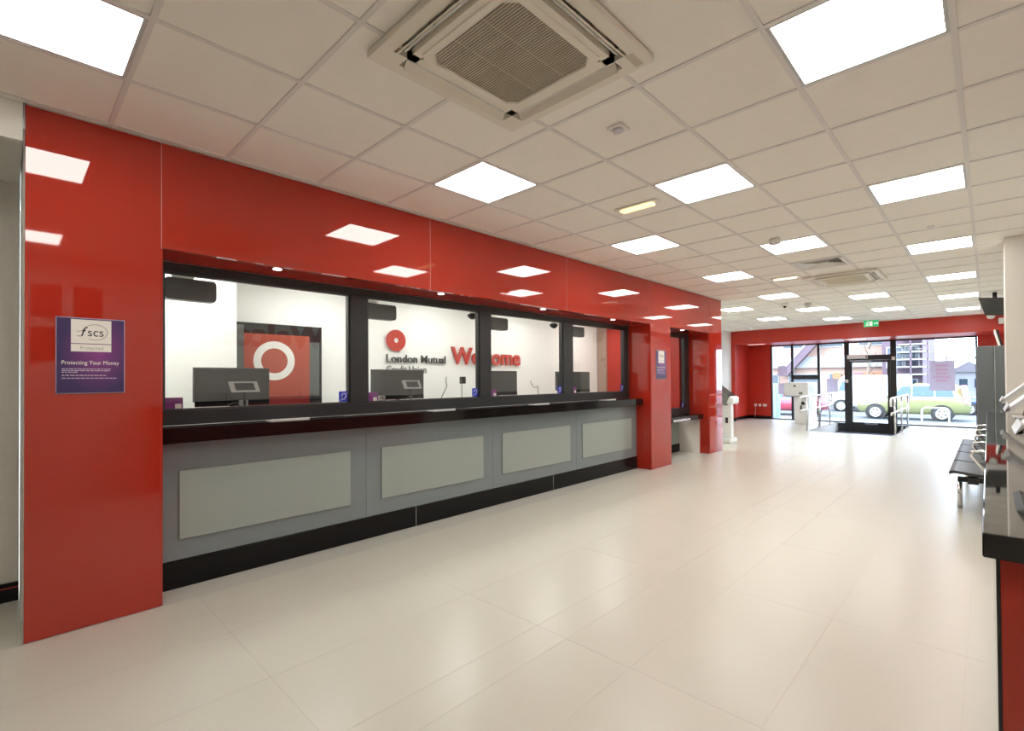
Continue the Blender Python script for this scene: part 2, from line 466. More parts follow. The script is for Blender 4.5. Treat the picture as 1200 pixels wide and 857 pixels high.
# ------------------------------------------------------------------ teller room behind the glazing
wt = struct('wall_teller', bx(XL-.1, XL, -.1, Y1-.012, -.01, H), TELLW)
struct('wall_teller_side', bx(XL, -4.206, .30, .42, 0, 2.78), TELLW)
struct('wall_teller_pier', bx(XL, XL+.42, .421, 1.62, 0, 2.62), TELLW)
struct('ceiling_teller', bx(XL, -4.206, .425, 8.6, 2.62, 2.70), TELLW)
struct('floor_teller', bx(XL, -4.206, .425, 8.6, -.02, .002), FLOORG)
we = struct('wall_teller_end', bx(XL, -4.36, 8.6, 8.7, 0, 2.62), REDD)
obj('red_panel', bx(-4.36, -4.21, 8.6, 8.7, .84, 2.62), REDD, we)
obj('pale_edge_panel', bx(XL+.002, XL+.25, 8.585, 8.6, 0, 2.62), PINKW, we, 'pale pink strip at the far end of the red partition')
tl = 0
for y in (1.05, 2.6, 4.25, 6.0, 7.8):  # nearest panel is an unseen extra, added to brighten the white pier
    tl += 1
    nm = ['added to brighten the pier, first', 'second', 'third', 'fourth', 'fifth'][tl-1]
    t = thing('teller_ceiling_light', f'white light panel in the teller room ceiling, {nm} from the near end', 'ceiling light', (-5.2, y, 2.62), 'teller room light panels')
    obj('frame', bx(-5.51, -4.89, y-.31, y+.31, 2.606, 2.6195), LFR, t)
    obj('diffuser', bx(-5.49, -4.91, y-.29, y+.29, 2.60, 2.6055), DIFT, t)

# glazed teller screen: one dark frame, four panes
XW0, XW1 = -4.20, -4.12
ZB, ZT = 1.19, 2.155
def teller_window(name, y0, y1, zb, zt, ztop, panes, zbot):
    w = struct(name, loc=((XW0+XW1)/2, (y0+y1)/2, zbot))
    obj('head_frame', bbox(XW0, XW1, y0, y1, zt, ztop, bev=.003, seg=1), DGREY, w)
    obj('sill_frame', bbox(XW0, XW1, y0, y1, zbot, zb, bev=.003, seg=1), DGREY, w)
    ys = [y0] + [v for p in panes for v in p] + [y1]
    for k in range(0, len(ys), 2):
        if ys[k+1]-ys[k] > .005: obj('mullion', bbox(XW0, XW1+.0005, ys[k], ys[k+1], zb-.0005, zt+.0005, bev=.003, seg=1), DGREY, w)
    for p in panes:
        b = B()
        for q in ((p[0], p[0]+.012, zb, zt), (p[1]-.012, p[1], zb, zt), (p[0]+.012, p[1]-.012, zb, zb+.010), (p[0]+.012, p[1]-.012, zt-.012, zt)):
            box(b, XW0+.02, XW1-.012, q[0], q[1], q[2], q[3])
        obj('glazing_bead', b, DGREY2, w)
        b = B(); v = [b.verts.new(q) for q in ((-4.15, p[0]+.01, zb+.01), (-4.15, p[1]-.01, zb+.01), (-4.15, p[1]-.01, zt-.01), (-4.15, p[0]+.01, zt-.01))]
        b.faces.new(v); obj('pane', b, GL, w)
    return w
panes = [(.734, 2.083), (2.253, 3.602), (3.772, 5.072), (5.285, 6.585)]
teller_window('window_1', .665, 6.695, ZB, ZT, ZO, panes, 1.085)
teller_window('window_2', 7.345, 8.821, .84, 2.15, ZO, [(7.42, 8.65)], .735)
# downlights in the soffit
for k, y in enumerate((1.37, 2.86, 4.34, 5.82, 7.95)):
    nm = ['above the nearest teller window', 'above the second teller window', 'above the third teller window', 'above the last teller window before the pillar', 'above the low counter window'][k]
    t = thing('downlight', f'small round downlight in the red soffit {nm}', 'downlight', (-3.83, y, ZO), 'downlights above the counter')
    obj('bezel', ringdisc(B(), (-3.83, y, ZO-.004), .030, .042, 'z', .0035, 24), CHROME, t)
    obj('lamp', lathe(B(), [(.029, ZO-.003), (.027, ZO-.0005)], (-3.83, y, 0), n=20), DOWN, t)

# ------------------------------------------------------------------ long teller counter
t = thing('teller_counter', 'long grey glass counter with a black polished top below the teller windows', 'counter', (-4.0, 3.68, 0))
obj('worktop', bbox(-4.12, -3.87, .668, 6.692, .985, 1.083, bev=.001, seg=1), GRAN, t, 'black polished stone top')
for ya, yb in ((.668, 2.16), (2.16, 3.665), (3.665, 5.17), (5.17, 6.692)):
    obj('front_panel', bx(-4.05, -3.99, ya+.001, yb-.001, .19, .984), GREYG, t)
for ya, yb in ((.796, 2.012), (2.306, 3.524), (3.806, 5.030), (5.293, 6.532)):
    p = obj('raised_panel', bbox(-3.989, -3.978, ya, yb, .325, .787, bev=.003, seg=1), GREYP, t, 'paler raised glass panel')
for ya, yb in ((.668, 2.667), (2.672, 4.685), (4.690, 6.692)):
    obj('kickboard', bbox(-4.05, -3.982, ya, yb, .001, .185, bev=.002, seg=1), BLACK, t, 'black kick board')
for y in (2.6695, 4.6875): obj('joint_strip', bx(-4.05, -3.984, y-.0022, y+.0022, .001, .184), GEDGE, t, 'pale joint between the kick boards')
for k, (ya, yb) in enumerate(((1.37, 1.66), (2.86, 3.13), (4.34, 4.60), (5.83, 6.08))):
    nm = ['nearest', 'second', 'third', 'last'][k]
    t = thing('cash_tray', f'small steel pass-through tray on the black counter below the {nm} teller window', 'tray', (-4.02, (ya+yb)/2, 1.083), 'steel trays on the counter')
    obj('tray_plate', bbox(-4.085, -3.96, ya, yb, 1.0832, 1.088, bev=.0015, seg=1), STEELW, t)
    obj('tray_lip', bbox(-3.972, -3.96, ya, yb, 1.088, 1.098, bev=.002, seg=1), STEELW, t)

# low counter in the second opening
t = thing('low_counter', 'low grey counter with knee space between the two red pillars', 'counter', (-4.1, 8.08, 0))
obj('worktop', bbox(-4.12, -3.85, 7.346, 8.820, .645, .733, bev=.003), GRAN, t, 'black polished low top')
obj('document_bar', bbox(-3.862, -3.838, 7.62, 8.25, .655, .69, bev=.004, seg=1), STEEL, t, 'pale steel strip on the front edge')
obj('back_panel', bx(-4.34, -4.32, 7.346, 8.80, .15, .644), GREYP, t)
obj('side_panel', bx(-4.34, -3.92, 8.800, 8.819, .001, .644), TEXW, t, 'cream side panel')
obj('kickboard', bx(-4.34, -4.312, 7.346, 8.798, .001, .149), BLACK, t, 'black kick board')

# ------------------------------------------------------------------ things on the counter windows
for k, p in enumerate(panes + [(7.42, 8.65)]):
    zb = ZB if k < 4 else .84
    nm = ['nearest', 'second', 'third', 'fourth', 'low counter'][k]
    y1 = p[1]-.004; y0 = y1-.088
    t = thing('hearing_loop_sticker', f'blue and white ear symbol sticker at the lower right of the {nm} teller window', 'sticker', (-4.148, (y0+y1)/2, zb+.012), 'hearing loop stickers')
    obj('backing', bx(-4.1475, -4.1465, y0, y1, zb+.012, zb+.105), BLUE, t)
    b = B(); yc, zc = y0+.045, zb+.066
    pts = [(-4.1455, yc+.020*math.cos(a), zc+.020*math.sin(a)) for a in [math.radians(d) for d in range(200, -60, -20)]]
    pts += [(-4.1455, yc+.004, zc-.030), (-4.1455, yc-.008, zc-.034)]
    tube(b, pts, .004, 6)
    for s in range(4): box(b, -4.1465, -4.1445, yc-.034+.006*s, yc-.028+.006*s, zc-.046+.007*s, zc-.039+.007*s)
    box(b, -4.1465, -4.1445, yc+.020, yc+.034, zc+.022, zc+.026)
    obj('ear_symbol', b, ART_W, t)
for k, p in enumerate(panes):
    nm = ['nearest', 'second', 'third', 'fourth'][k]
    y0 = p[0]+.013
    t = thing('purple_card', f'purple notice card standing in the lower left corner of the {nm} teller window', 'card', (-4.19, y0+.05, ZB), 'purple cards at the windows')
    obj('card', bx(-4.168, -4.165, y0, y0+.108, ZB+.001, ZB+.088), PURC, t)
    obj('white_square', bx(-4.165, -4.164, y0+.062, y0+.100, ZB+.004, ZB+.044), PAPER, t, 'small white square print')
# desk
t = thing('teller_desk', 'white desk top running behind the teller windows', 'desk', (-4.6, 4.5, 0))
obj('desk_top', bbox(-5.0, -4.215, .67, 6.98, 1.10, 1.14, bev=.003, seg=1), PLASW, t)
for y in (.75, 2.17, 3.68, 5.18, 6.65): obj('support', bx(-4.98, -4.42, y-.015, y+.015, .003, 1.10), PLASW, t)
# monitors seen from behind
mons = [(1.016, 1.579, 0, 'nearest'), (2.565, 3.190, 0, 'second'), (4.05, 4.66, -.06, 'third'), (5.55, 6.27, -.10, 'fourth')]
for k, (ya, yb, tw, nm) in enumerate(mons):
    yc = (ya+yb)/2; w = (yb-ya)/2
    t = thing('monitor', f'dark grey flat monitor seen from behind in the {nm} teller window', 'monitor', (-4.6, yc, 1.14), 'monitors on the teller desk')
    obj('back_shell', bbox(-4.625, -4.598, -w+yc, w+yc, 1.225, 1.502, bev=.008), DARKP, t)
    obj('screen_bezel', bbox(-4.64, -4.626, -w+yc, w+yc, 1.222, 1.504, bev=.003, seg=1), BLKM, t)
    obj('lower_strip', bbox(-4.600, -4.592, -w+yc+.004, w+yc-.004, 1.185, 1.232, bev=.003, seg=1), BLACK, t, 'glossy black lower strip')
    b = B(); cyl(b, (-4.63, yc, 1.16), (-4.63, yc, 1.30), .022); obj('stand', b, BLKM, t)
    b = bbox(-4.74, -4.52, yc-.13, yc+.13, 1.1405, 1.156, bev=.006); obj('foot', b, BLKM, t)
    if k == 3: obj('socket_panel', bbox(-4.597, -4.594, yc-.06, yc-.01, 1.34, 1.40, bev=.001, seg=1), BLKM, t, 'small black connector square')
    t.rotation_euler[2] = tw
# card terminals on stalks
TERM = mat('terminal_grey', (.36, .36, .35), .4)
def pin(y, nm):
    t = thing('card_terminal', f'grey framed payment terminal on a stalk in the {nm} teller window', 'terminal', (-4.36, y, 1.14), 'payment terminals')
    s = []
    for (h0, h1, d0, d1, mm, n) in ((.105, .085, .0, .018, TERM, 'housing'), (.072, .058, -.004, -.0005, BLKM, 'screen')):
        b = B()
        box(b, -.0, .018 if n == 'housing' else .003, -h0, h0*.95, -h1*.5, h1*.5)
        if n == 'screen': bmesh.ops.translate(b, verts=b.verts[:], vec=(.0185, 0, 0))
        for v in b.verts: v.co.y -= v.co.z*.22
        bmesh.ops.rotate(b, verts=b.verts[:], cent=(0, 0, 0), matrix=Matrix.Rotation(math.radians(-14), 3, 'Y'))
        bmesh.ops.translate(b, verts=b.verts[:], vec=(-4.37, y, 1.342))
        obj(n, b, mm, t)
    b = B(); tube(b, [(-4.40, y+.01, 1.15), (-4.395, y+.01, 1.25), (-4.372, y, 1.335)], .011); obj('stalk', b, BLKM, t)
    b = B(); lathe(b, [(.05, 0), (.05, .008), (.015, .014)], (-4.40, y+.01, 1.141)); obj('base', b, BLKM, t)
pin(1.31, 'nearest'); pin(2.88, 'second')
# small clutter in the two nearer windows
for y, nm in ((1.36, 'nearest'), (2.62, 'second')):
    t = tag(obj('desk_speaker', bbox(-4.50, -4.45, y-.055, y+.005, 1.141, 1.235, bev=.006), MIDP), f'small grey box on the desk in the {nm} teller window', 'box')
    tag(obj('paper_stack', bbox(-4.50, -4.30, y-.26, y-.07, 1.141, 1.150, bev=.001, seg=1), PAPER), f'thin white paper stack on the desk in the {nm} teller window', 'papers')
    b = B(); tube(b, [(-4.25, y-.22, 1.145), (-4.25, y-.2, 1.21), (-4.26, y-.14, 1.225), (-4.27, y-.06, 1.15)], .004, 6)
    tag(obj('cable', b, BLKM), f'black cable looping up from the desk in the {nm} teller window', 'cable')
# hanging dark speakers at the top left of each pane
for k, (ya, yb, za, zb, nm) in enumerate(((.772, 1.095, 1.99, 2.148, 'nearest'), (2.28, 2.655, 1.985, 2.13, 'second'), (3.80, 4.21, 1.99, 2.135, 'third'), (5.38, 5.77, 2.00, 2.14, 'fourth'))):
    t = thing('hanging_speaker', f'dark grey rounded speaker hanging at the top left of the {nm} teller window', 'speaker', (-4.3, (ya+yb)/2, za), 'dark speakers over the windows')
    b = B(); n = 8; pts = []
    r = .035
    for cx, cz, a0 in ((yb-r*.6, zb-r, 0), (ya+r*.6, zb-r, 90), (ya+r*.6, za+r, 180), (yb-r*.6, za+r, 270)):
        for q in range(n+1):
            a = math.radians(a0+90*q/n); pts.append((cx+r*.6*math.cos(a), cz+r*math.sin(a)))
    prism(b, pts, 0, -4.38, -4.29)
    obj('body', b, DARKP, t)
    b = bbox(-4.36, -4.32, ya+.05, ya+.19, zb+.012, zb+.05, bev=.003); obj('bracket', b, PLASW, t, 'white bracket')
    b = B(); cyl(b, (-4.34, ya+.12, zb-.01), (-4.34, ya+.12, 2.621), .012); obj('stem', b, PLASW, t)
# cctv domes in the teller room
for y, nm in ((3.735, 'second'), (5.21, 'third')):
    t = thing('dome_camera', f'black dome camera in the upper right of the {nm} teller window', 'camera', (-4.4, y, 2.12), 'black domes over the teller desk')
    b = B(); lathe(b, [(.045, 2.165), (.062, 2.15), (.058, 2.135), (.045, 2.115), (.022, 2.10), (.004, 2.096)], (-4.4, y, 0)); obj('dome', b, BLACK, t)
    b = B(); cyl(b, (-4.4, y, 2.165), (-4.4, y, 2.62), .03); obj('stem', b, PLASW, t)
# framed print with a white ring
t = thing('ring_print', 'large framed print of a white ring on red, grey and black', 'picture', (XL, 2.185, 1.0))
XP = XL+.001
obj('frame', bbox(XP, XP+.04, 1.705, 2.672, 1.07, 2.05, bev=.004), ART_K, t)
obj('red_field', bx(XP+.0405, XP+.042, 1.80, 2.52, 1.21, 1.93), ART_R, t)
obj('grey_band', bx(XP+.0405, XP+.0415, 1.715, 1.80, 1.21, 2.02), ART_G, t)
obj('grey_band', bx(XP+.0405, XP+.0415, 2.52, 2.64, 1.21, 1.86), ART_G, t)
obj('dark_red_foot', bx(XP+.0405, XP+.042, 1.80, 2.52, 1.085, 1.208), mat('print_dark_red', (.16, .012, .012), .3), t)
b = B(); ringdisc(b, (XP+.0425, 2.12, 1.625), .145, .225, 'x', .002, 48); obj('ring', b, ART_W, t)
# logo sign and wall lettering
t = thing('company_sign', 'raised sign with a red disc above the words London Mutual Credit Union', 'sign', (XL, 4.1, 1.45))
b = B(); ringdisc(b, (XL+.012, 3.728, 1.948), .034, .150, 'x', .022, 40); obj('disc', b, SIGNR, t)
b = B(); ringdisc(b, (XL+.012, 3.728, 1.948), .006, .036, 'x', .016, 24); obj('disc_centre', b, ART_W, t)
for w, zz, wd, hh, mm, nm in (('London Mutual', 1.640, 1.005, .113, SIGNK, 'letter'), ('Credit Union', 1.492, .655, .106, SIGNG, 'small_letter')):
    b = text_bm(w, .15, .016, .0003 if mm is SIGNK else 0)
    xf(b, (XL+.02, 3.58, zz), '+x', w=wd, h=hh)
    for lb in split_letters(b, 1): obj(nm, lb, mm, t)
t = thing('welcome_sign', 'raised red letters spelling Welcome on the white wall behind the teller windows', 'sign', (XL, 5.47, 1.58))
b = text_bm('Welcome', .3, .03, .007); xf(b, (XL+.03, 4.69, 1.642), '+x', w=1.52, h=.262)
for lb in split_letters(b, 1): obj('letter', lb, SIGNR, t)
t = thing('welcome_sign', 'large raised red letters spelling Welcome on the right-hand wall, mirrored in the teller glass', 'sign', (XR, 2.9, 2.0))
b = text_bm('Welcome', .4, .03, .016); xf(b, (XR-.03, 4.02, 1.99), '-x', w=2.25, h=.40)
for lb in split_letters(b, 1): obj('letter', lb, SIGNR, t)
# wall cables
b = B(); tube(b, [(XL+.01, 4.61, 1.44), (XL+.012, 4.60, 1.36), (XL+.012, 4.62, 1.30), (XL+.012, 4.56, 1.20), (XL+.01, 4.50, 1.10)], .005, 6)
tag(obj('wall_cable', b, BLKM), 'thin dark cable hanging on the white wall below Welcome', 'cable')
b = B(); tube(b, [(XL+.01, 6.50, 1.36), (XL+.012, 6.56, 1.27), (XL+.012, 6.62, 1.24), (XL+.012, 6.70, 1.27), (XL+.012, 6.71, 1.18), (XL+.01, 6.70, 1.06)], .005, 6)
tag(obj('wall_cable', b, BLKM), 'kinked dark cable on the white wall in the third teller window', 'cable')
t = thing('wall_phone', 'small black handset box on the wall beside the mullion in the second teller window', 'phone', (-4.9, 3.98, 1.3))
obj('handset', bbox(-4.93, -4.87, 3.96, 4.02, 1.34, 1.43, bev=.006), BLKM, t)
b = B(); cyl(b, (-4.9, 3.975, 1.142), (-4.9, 3.975, 1.36), .006, n=8); obj('cord', b, MIDP, t)

# ------------------------------------------------------------------ purple posters on the pillars
def poster(ya, yb, za, zb, lab):
    t = thing('purple_poster', lab, 'poster', (A, (ya+yb)/2, za), 'purple posters on the red pillars')
    w, h = yb-ya, zb-za; o = (A+.0095, ya, za)
    obj('frame', bbox(A+.001, A+.008, ya-.004, yb+.004, za-.004, zb+.004, bev=.001, seg=1), mat('poster_edge', (.45, .40, .50), .3), t)
    M = bpy.data.materials.get('purple_gradient')
    if not M:
        M = mat('purple_gradient', (.1, .03, .2), .3); n = M.node_tree; bs = n.nodes['Principled BSDF']
        tc = n.nodes.new('ShaderNodeTexCoord'); mp = n.nodes.new('ShaderNodeMapping')
        mp.inputs['Location'].default_value = (-1, -.60, -.55)
        gr = n.nodes.new('ShaderNodeTexGradient'); gr.gradient_type = 'SPHERICAL'
        cr = n.nodes.new('ShaderNodeValToRGB'); cr.color_ramp.elements[0].color = (.05, .03, .12, 1); cr.color_ramp.elements[1].color = (.27, .06, .27, 1); cr.color_ramp.elements[0].position = .45
        n.links.new(tc.outputs['Generated'], mp.inputs[0]); n.links.new(mp.outputs[0], gr.inputs[0]); n.links.new(gr.outputs['Fac'], cr.inputs[0]); n.links.new(cr.outputs[0], bs.inputs['Base Color'])
    obj('print', bx(A+.008, A+.0095, ya, yb, za, zb), M, t)
    b = B(); quadbar(b, '+x', o, w*.20, w*.80, h*.665, h*.985, .0008); quadbar(b, '+x', o, w*.20, w*.80, h*.555, h*.655, .0008)
    obj('white_block', b, PAPER, t)
    o2 = A+.0105
    b = text_bm('scs', .06, .0006, 0); xf(b, (o2, ya+w*.445, za+h*.765), '+x', w=w*.235, h=h*.075)
    b2 = text_bm('f', .06, .0006, .0006, shear=.35); xf(b2, (o2, ya+w*.345, za+h*.765), '+x', w=w*.10, h=h*.125)
    me = bpy.data.meshes.new('t'); b2.to_mesh(me); b.from_mesh(me); b2.free()
    cy, cz = ya+w*.555, za+h*.82
    tube(b, [(o2, cy+w*.185*math.cos(a), cz+h*.105*math.sin(a)) for a in [math.radians(d) for d in range(130, -125, -12)]], .0011, 5)
    tube(b, [(o2, ya+w*.28, za+h*.825), (o2, ya+w*.40, za+h*.832)], .001, 5)
    tube(b, [(o2, ya+w*.29, za+h*.765), (o2, ya+w*.345, za+h*.76), (o2, ya+w*.375, za+h*.785)], .0016, 5)
    obj('emblem', b, INK, t)
    b = text_bm('Protected', .03, .0006, 0); xf(b, (o2, ya+w*.335, za+h*.580), '+x', w=w*.34, h=h*.05); obj('lettering', b, INKP, t)
    b = text_bm('Protecting Your Money', .03, .0006, 0); xf(b, (o2-.0008, ya+w*.07, za+h*.38), '+x', w=w*.85, h=h*.052); obj('headline', b, PAPER, t)
    b = B()
    for z, e in ((.315, .80), (.292, .78), (.270, .30), (.228, .72), (.190, .88)):
        x = .07
        while x < e:
            l = random.uniform(.03, .08); quadbar(b, '+x', o, w*x, w*min(e, x+l), h*z, h*(z+.011), .0006); x += l+.012
    obj('small_print', b, mat('lilac_ink', (.62, .50, .66), .5), t)
poster(.186, .474, 1.330, 1.750, 'purple poster with white emblem on the nearest red pillar')
poster(6.858, 7.168, 1.386, 1.826, 'purple poster with white emblem on the second red pillar')

# ------------------------------------------------------------------ ceiling fixtures
def cassette(cx, cy, lab):
    t = thing('air_conditioner', lab, 'air conditioner', (cx, cy, H-.035), 'ceiling air units')
    z0, z1 = H-.034, H-.001; R = .462; q = .29; s0, s1 = .335, .402
    # flat fascia: corner squares, outer and inner margins leave four slots
    b = B()
    for s_ in range(4):
        tb = B()
        box(tb, .335, R, -R, -.335, z0, z1)
        box(tb, s1, R, -.335, .335, z0, z1); box(tb, q, s0, -.335, .335, z0, z1)
        bmesh.ops.rotate(tb, verts=tb.verts[:], cent=(0, 0, 0), matrix=Matrix.Rotation(math.pi/2*s_, 3, 'Z'))
        me = bpy.data.meshes.new('t'); tb.to_mesh(me); tb.free(); b.from_mesh(me); bpy.data.meshes.remove(me)
    bmesh.ops.remove_doubles(b, verts=b.verts[:], dist=1e-5)
    bmesh.ops.translate(b, verts=b.verts[:], vec=(cx, cy, 0)); obj('fascia', b, ACW, t)
    b = bx(cx-.43, cx+.43, cy-.43, cy+.43, H+.02, H+.024); obj('slot_back', b, BLACK, t)
    for s_ in range(4):
        M4 = Matrix.Rotation(math.pi/2*s_, 3, 'Z')
        b = B(); box(b, -.034, .034, -.315, .315, -.003, .003)
        bmesh.ops.rotate(b, verts=b.verts[:], cent=(0, 0, 0), matrix=Matrix.Rotation(math.radians(50), 3, 'Y'))
        bmesh.ops.translate(b, verts=b.verts[:], vec=((s0+s1)/2+.006, 0, z0+.012))
        bmesh.ops.rotate(b, verts=b.verts[:], cent=(0, 0, 0), matrix=M4)
        bmesh.ops.translate(b, verts=b.verts[:], vec=(cx, cy, 0)); obj('vane', b, ACW, t)
        b = B(); box(b, s0+.02, s0+.026, -.32, .32, z0+.012, z0+.018)
        bmesh.ops.rotate(b, verts=b.verts[:], cent=(0, 0, 0), matrix=M4)
        bmesh.ops.translate(b, verts=b.verts[:], vec=(cx, cy, 0)); obj('slot_rod', b, STEELW, t)
        for u in (-.30, -.10, .10, .30):
            b = B(); box(b, s0+.008, s1-.004, u-.004, u+.004, z0+.02, z1)
            bmesh.ops.rotate(b, verts=b.verts[:], cent=(0, 0, 0), matrix=M4)
            bmesh.ops.translate(b, verts=b.verts[:], vec=(cx, cy, 0)); obj('slot_fin', b, ACG, t)
    # intake grille with chamfered corners
    c = .05; o8 = lambda r, k: [(cx+r, cy-r+k), (cx+r, cy+r-k), (cx+r-k, cy+r), (cx-r+k, cy+r), (cx-r, cy+r-k), (cx-r, cy-r+k), (cx-r+k, cy-r), (cx+r-k, cy-r)]
    b = B(); V = []
    for r, k, z in ((.308, .05, z0+.004), (.304, .05, z0-.006), (.268, .045, z0-.006), (.262, .042, z0+.002)): V.append([b.verts.new((*p, z)) for p in o8(r, k)])
    for P, Q in zip(V, V[1:]):
        for i in range(8): b.faces.new((P[i], P[(i+1) % 8], Q[(i+1) % 8], Q[i]))
    bmesh.ops.recalc_face_normals(b, faces=b.faces[:]); obj('grille_frame', b, ACW, t)
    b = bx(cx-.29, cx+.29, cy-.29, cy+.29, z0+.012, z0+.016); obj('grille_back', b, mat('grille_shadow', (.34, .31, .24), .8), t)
    N = 38
    for k in range(N):
        y = -.258+.516*(k+.5)/N; l = .262 - max(0, abs(y)-.262+.042)
        b = B(); box(b, -l, l, -.0050, .0050, -.0014, .0015)
        bmesh.ops.rotate(b, verts=b.verts[:], cent=(0, 0, 0), matrix=Matrix.Rotation(math.radians(28), 3, 'X'))
        bmesh.ops.translate(b, verts=b.verts[:], vec=(cx, cy+y, z0+.001)); obj('grille_slat', b, ACG, t)
    b = B()
    for u in (-.09, .09): box(b, cx+u-.002, cx+u+.002, cy-.26, cy+.26, z0+.004, z0+.008)
    obj('grille_rib', b, ACG, t)
    b = bx(cx+.385, cx+.425, cy+.34, cy+.44, z0-.001, z0+.003); obj('badge', b, mat('badge_cream', (.58, .53, .44), .5), t)
cassette(-1.57, 1.575, 'large square four-way air conditioner in the ceiling nearest the camera')
cassette(-1.545, 8.58, 'square four-way air conditioner in the ceiling near the entrance end')
# four-way vent
xa, xb, ya, yb = cell_rect(*vent_cell); cx, cy = (xa+xb)/2, (ya+yb)/2
t = thing('ceiling_vent', 'square four-way louvred air vent in the ceiling beyond the third middle light', 'vent', (cx, cy, H))
b = B()
for s in range(4):
    tb = B(); box(tb, .255, .288, -.288, .288, H-.008, H+.01)
    bmesh.ops.rotate(tb, verts=tb.verts[:], cent=(0, 0, 0), matrix=Matrix.Rotation(math.pi/2*s, 3, 'Z'))
    me = bpy.data.meshes.new('t'); tb.to_mesh(me); tb.free(); b.from_mesh(me)
bmesh.ops.translate(b, verts=b.verts[:], vec=(cx, cy, 0)); obj('vent_frame', b, PLASW, t)
obj('vent_back', bx(cx-.28, cx+.28, cy-.28, cy+.28, H+.045, H+.05), MIDP, t)
for s in range(4):
    for k in range(5):
        r = .235-.045*k; b = B(); l = r-.008
        tw = math.radians(38)
        v = [b.verts.new(p) for p in ((r-.022, -l+.022, H+.026), (r-.022, l-.022, H+.026), (r+.012, l+.012, H-.004), (r+.012, -l-.012, H-.004))]
        b.faces.new(v)
        gx = bmesh.ops.extrude_face_region(b, geom=b.faces[:]); bmesh.ops.translate(b, verts=[e for e in gx['geom'] if isinstance(e, bmesh.types.BMVert)], vec=(.002, 0, -.002))
        bmesh.ops.rotate(b, verts=b.verts[:], cent=(0, 0, 0), matrix=Matrix.Rotation(math.pi/2*s, 3, 'Z'))
        bmesh.ops.translate(b, verts=b.verts[:], vec=(cx, cy, 0)); bmesh.ops.recalc_face_normals(b, faces=b.faces[:]); obj('vent_slat', b, PLASW, t)
# emergency lights
for x, y, mm, lab in ((-2.19, 3.72, YEL, 'slim emergency light glowing yellow in the ceiling near the second row'), (-2.19, 7.93, WARM, 'slim pale emergency light in the ceiling left of the far air unit')):
    t = thing('emergency_light', lab, 'emergency light', (x, y, H-.02))
    obj('housing', bbox(x-.20, x+.20, y-.05, y+.05, H-.012, H+.0055, bev=.005), PLASW, t)
    obj('lens', bbox(x-.155, x+.155, y-.034, y+.034, H-.03, H-.0125, bev=.006), mm, t)
# detectors, cameras and small ceiling boxes
def rose(x, y, lab, cat, prof, mm, extra=None, name='smoke_detector'):
    t = thing(name, lab, cat, (x, y, H-.04))
    b = B(); lathe(b, [(r, H+.0055-h) for r, h in prof], (x, y, 0)); obj('body', b, mm, t)
    if extra: extra(t, x, y)
    return t
t = thing('ceiling_sensor', 'small pale square sensor in the ceiling beyond the nearest air unit', 'sensor', (-1.59, 2.49, H-.02))
obj('plate', bbox(-1.64, -1.54, 2.44, 2.54, H-.010, H+.0055, bev=.003), PLASW, t)
b = B(); lathe(b, [(.034, H-.0105), (.030, H-.022), (.006, H-.026)], (-1.59, 2.49, 0)); obj('lens', b, mat('sensor_lilac', (.60, .58, .64), .3), t)
def dots(t, x, y):
    b = B()
    for k in range(6):
        a = k*math.pi/3; box(b, x+.045*math.cos(a)-.009, x+.045*math.cos(a)+.009, y+.045*math.sin(a)-.009, y+.045*math.sin(a)+.009, H-.052, H-.033)
    obj('vents', b, BLKM, t)
rose(-1.66, 5.66, 'round white smoke detector with dark slots just before the third middle light', 'smoke detector', [(.055, 0), (.055, .02), (.062, .025), (.062, .045), (.045, .062), (.01, .066)], PLASW, dots)
def cam_(t, x, y):
    b = B(); lathe(b, [(.034, H-.05), (.028, H-.068), (.012, H-.082), (.002, H-.085)], (x, y, 0), n=16); obj('dome', b, BLACK, t)
rose(-2.98, 10.75, 'small white dome camera with black eye beside the far ceiling lights', 'camera', [(.065, 0), (.065, .03), (.05, .055)], PLASW, cam_, 'dome_camera')
rose(-2.62, 11.0, 'pale grey round smoke detector beside the small dome camera', 'smoke detector', [(.06, 0), (.06, .03), (.045, .07), (.03, .085)], mat('detector_grey', (.55, .53, .50), .5))
rose(-5.15, 15.2, 'white round detector in the ceiling at the red bulkhead by the left wall', 'smoke detector', [(.06, 0), (.06, .03), (.05, .06), (.02, .075)], STEELW)
rose(-1.33, 11.25, 'thin pale disc in the ceiling before the fourth middle light', 'sensor', [(.07, 0), (.07, .01), (.06, .016)], PLASW, None, 'ceiling_sensor')
rose(-.40, 6.3, 'tiny white disc in the ceiling before the third light by the right wall', 'sensor', [(.03, 0), (.03, .01), (.02, .018)], PLASW, None, 'ceiling_sensor')

# ------------------------------------------------------------------ far left, street wall and bulkhead
struct('wall_far_left', bx(XL-.15, XL, Y1, YH, 0, H+.05), WHITE)
wa = struct('wall_alcove', bx(XL-.15, XL, YH, YG+.1, 0, H+.05), REDM)
wf = struct('wall_front', loc=(-2.7, YG, 0))
ZG = 2.55
obj('bulkhead_face', bx(XL+.001, XR, YH, YH+.02, 2.47, H+.05), REDM, wf)
obj('bulkhead_soffit', bx(XL+.001, XR, YH+.021, YG-.02, 2.47, 2.49), REDM, wf)
obj('front_wall_panel', bx(XL+.001, -5.34, YG-.03, YG+.2, 0, 2.469), REDM, wf)
obj('front_wall_panel', bx(-.20, XR, YG-.03, YG+.2, 0, 2.469), REDM, wf)
obj('front_wall_panel', bx(XL-.15, XR+.2, YG+.05, YG+.2, 2.46, H+.1), REDM, wf)
obj('front_wall_panel', bx(-5.338, -.202, YG+.055, YG+.19, -.35, -.02), BLKM, wf, 'dark plinth under the glazing')
struct('baseboard_alcove', bx(XL, XL+.018, YH+.02, YG-.05, 0, .1), BLACK)
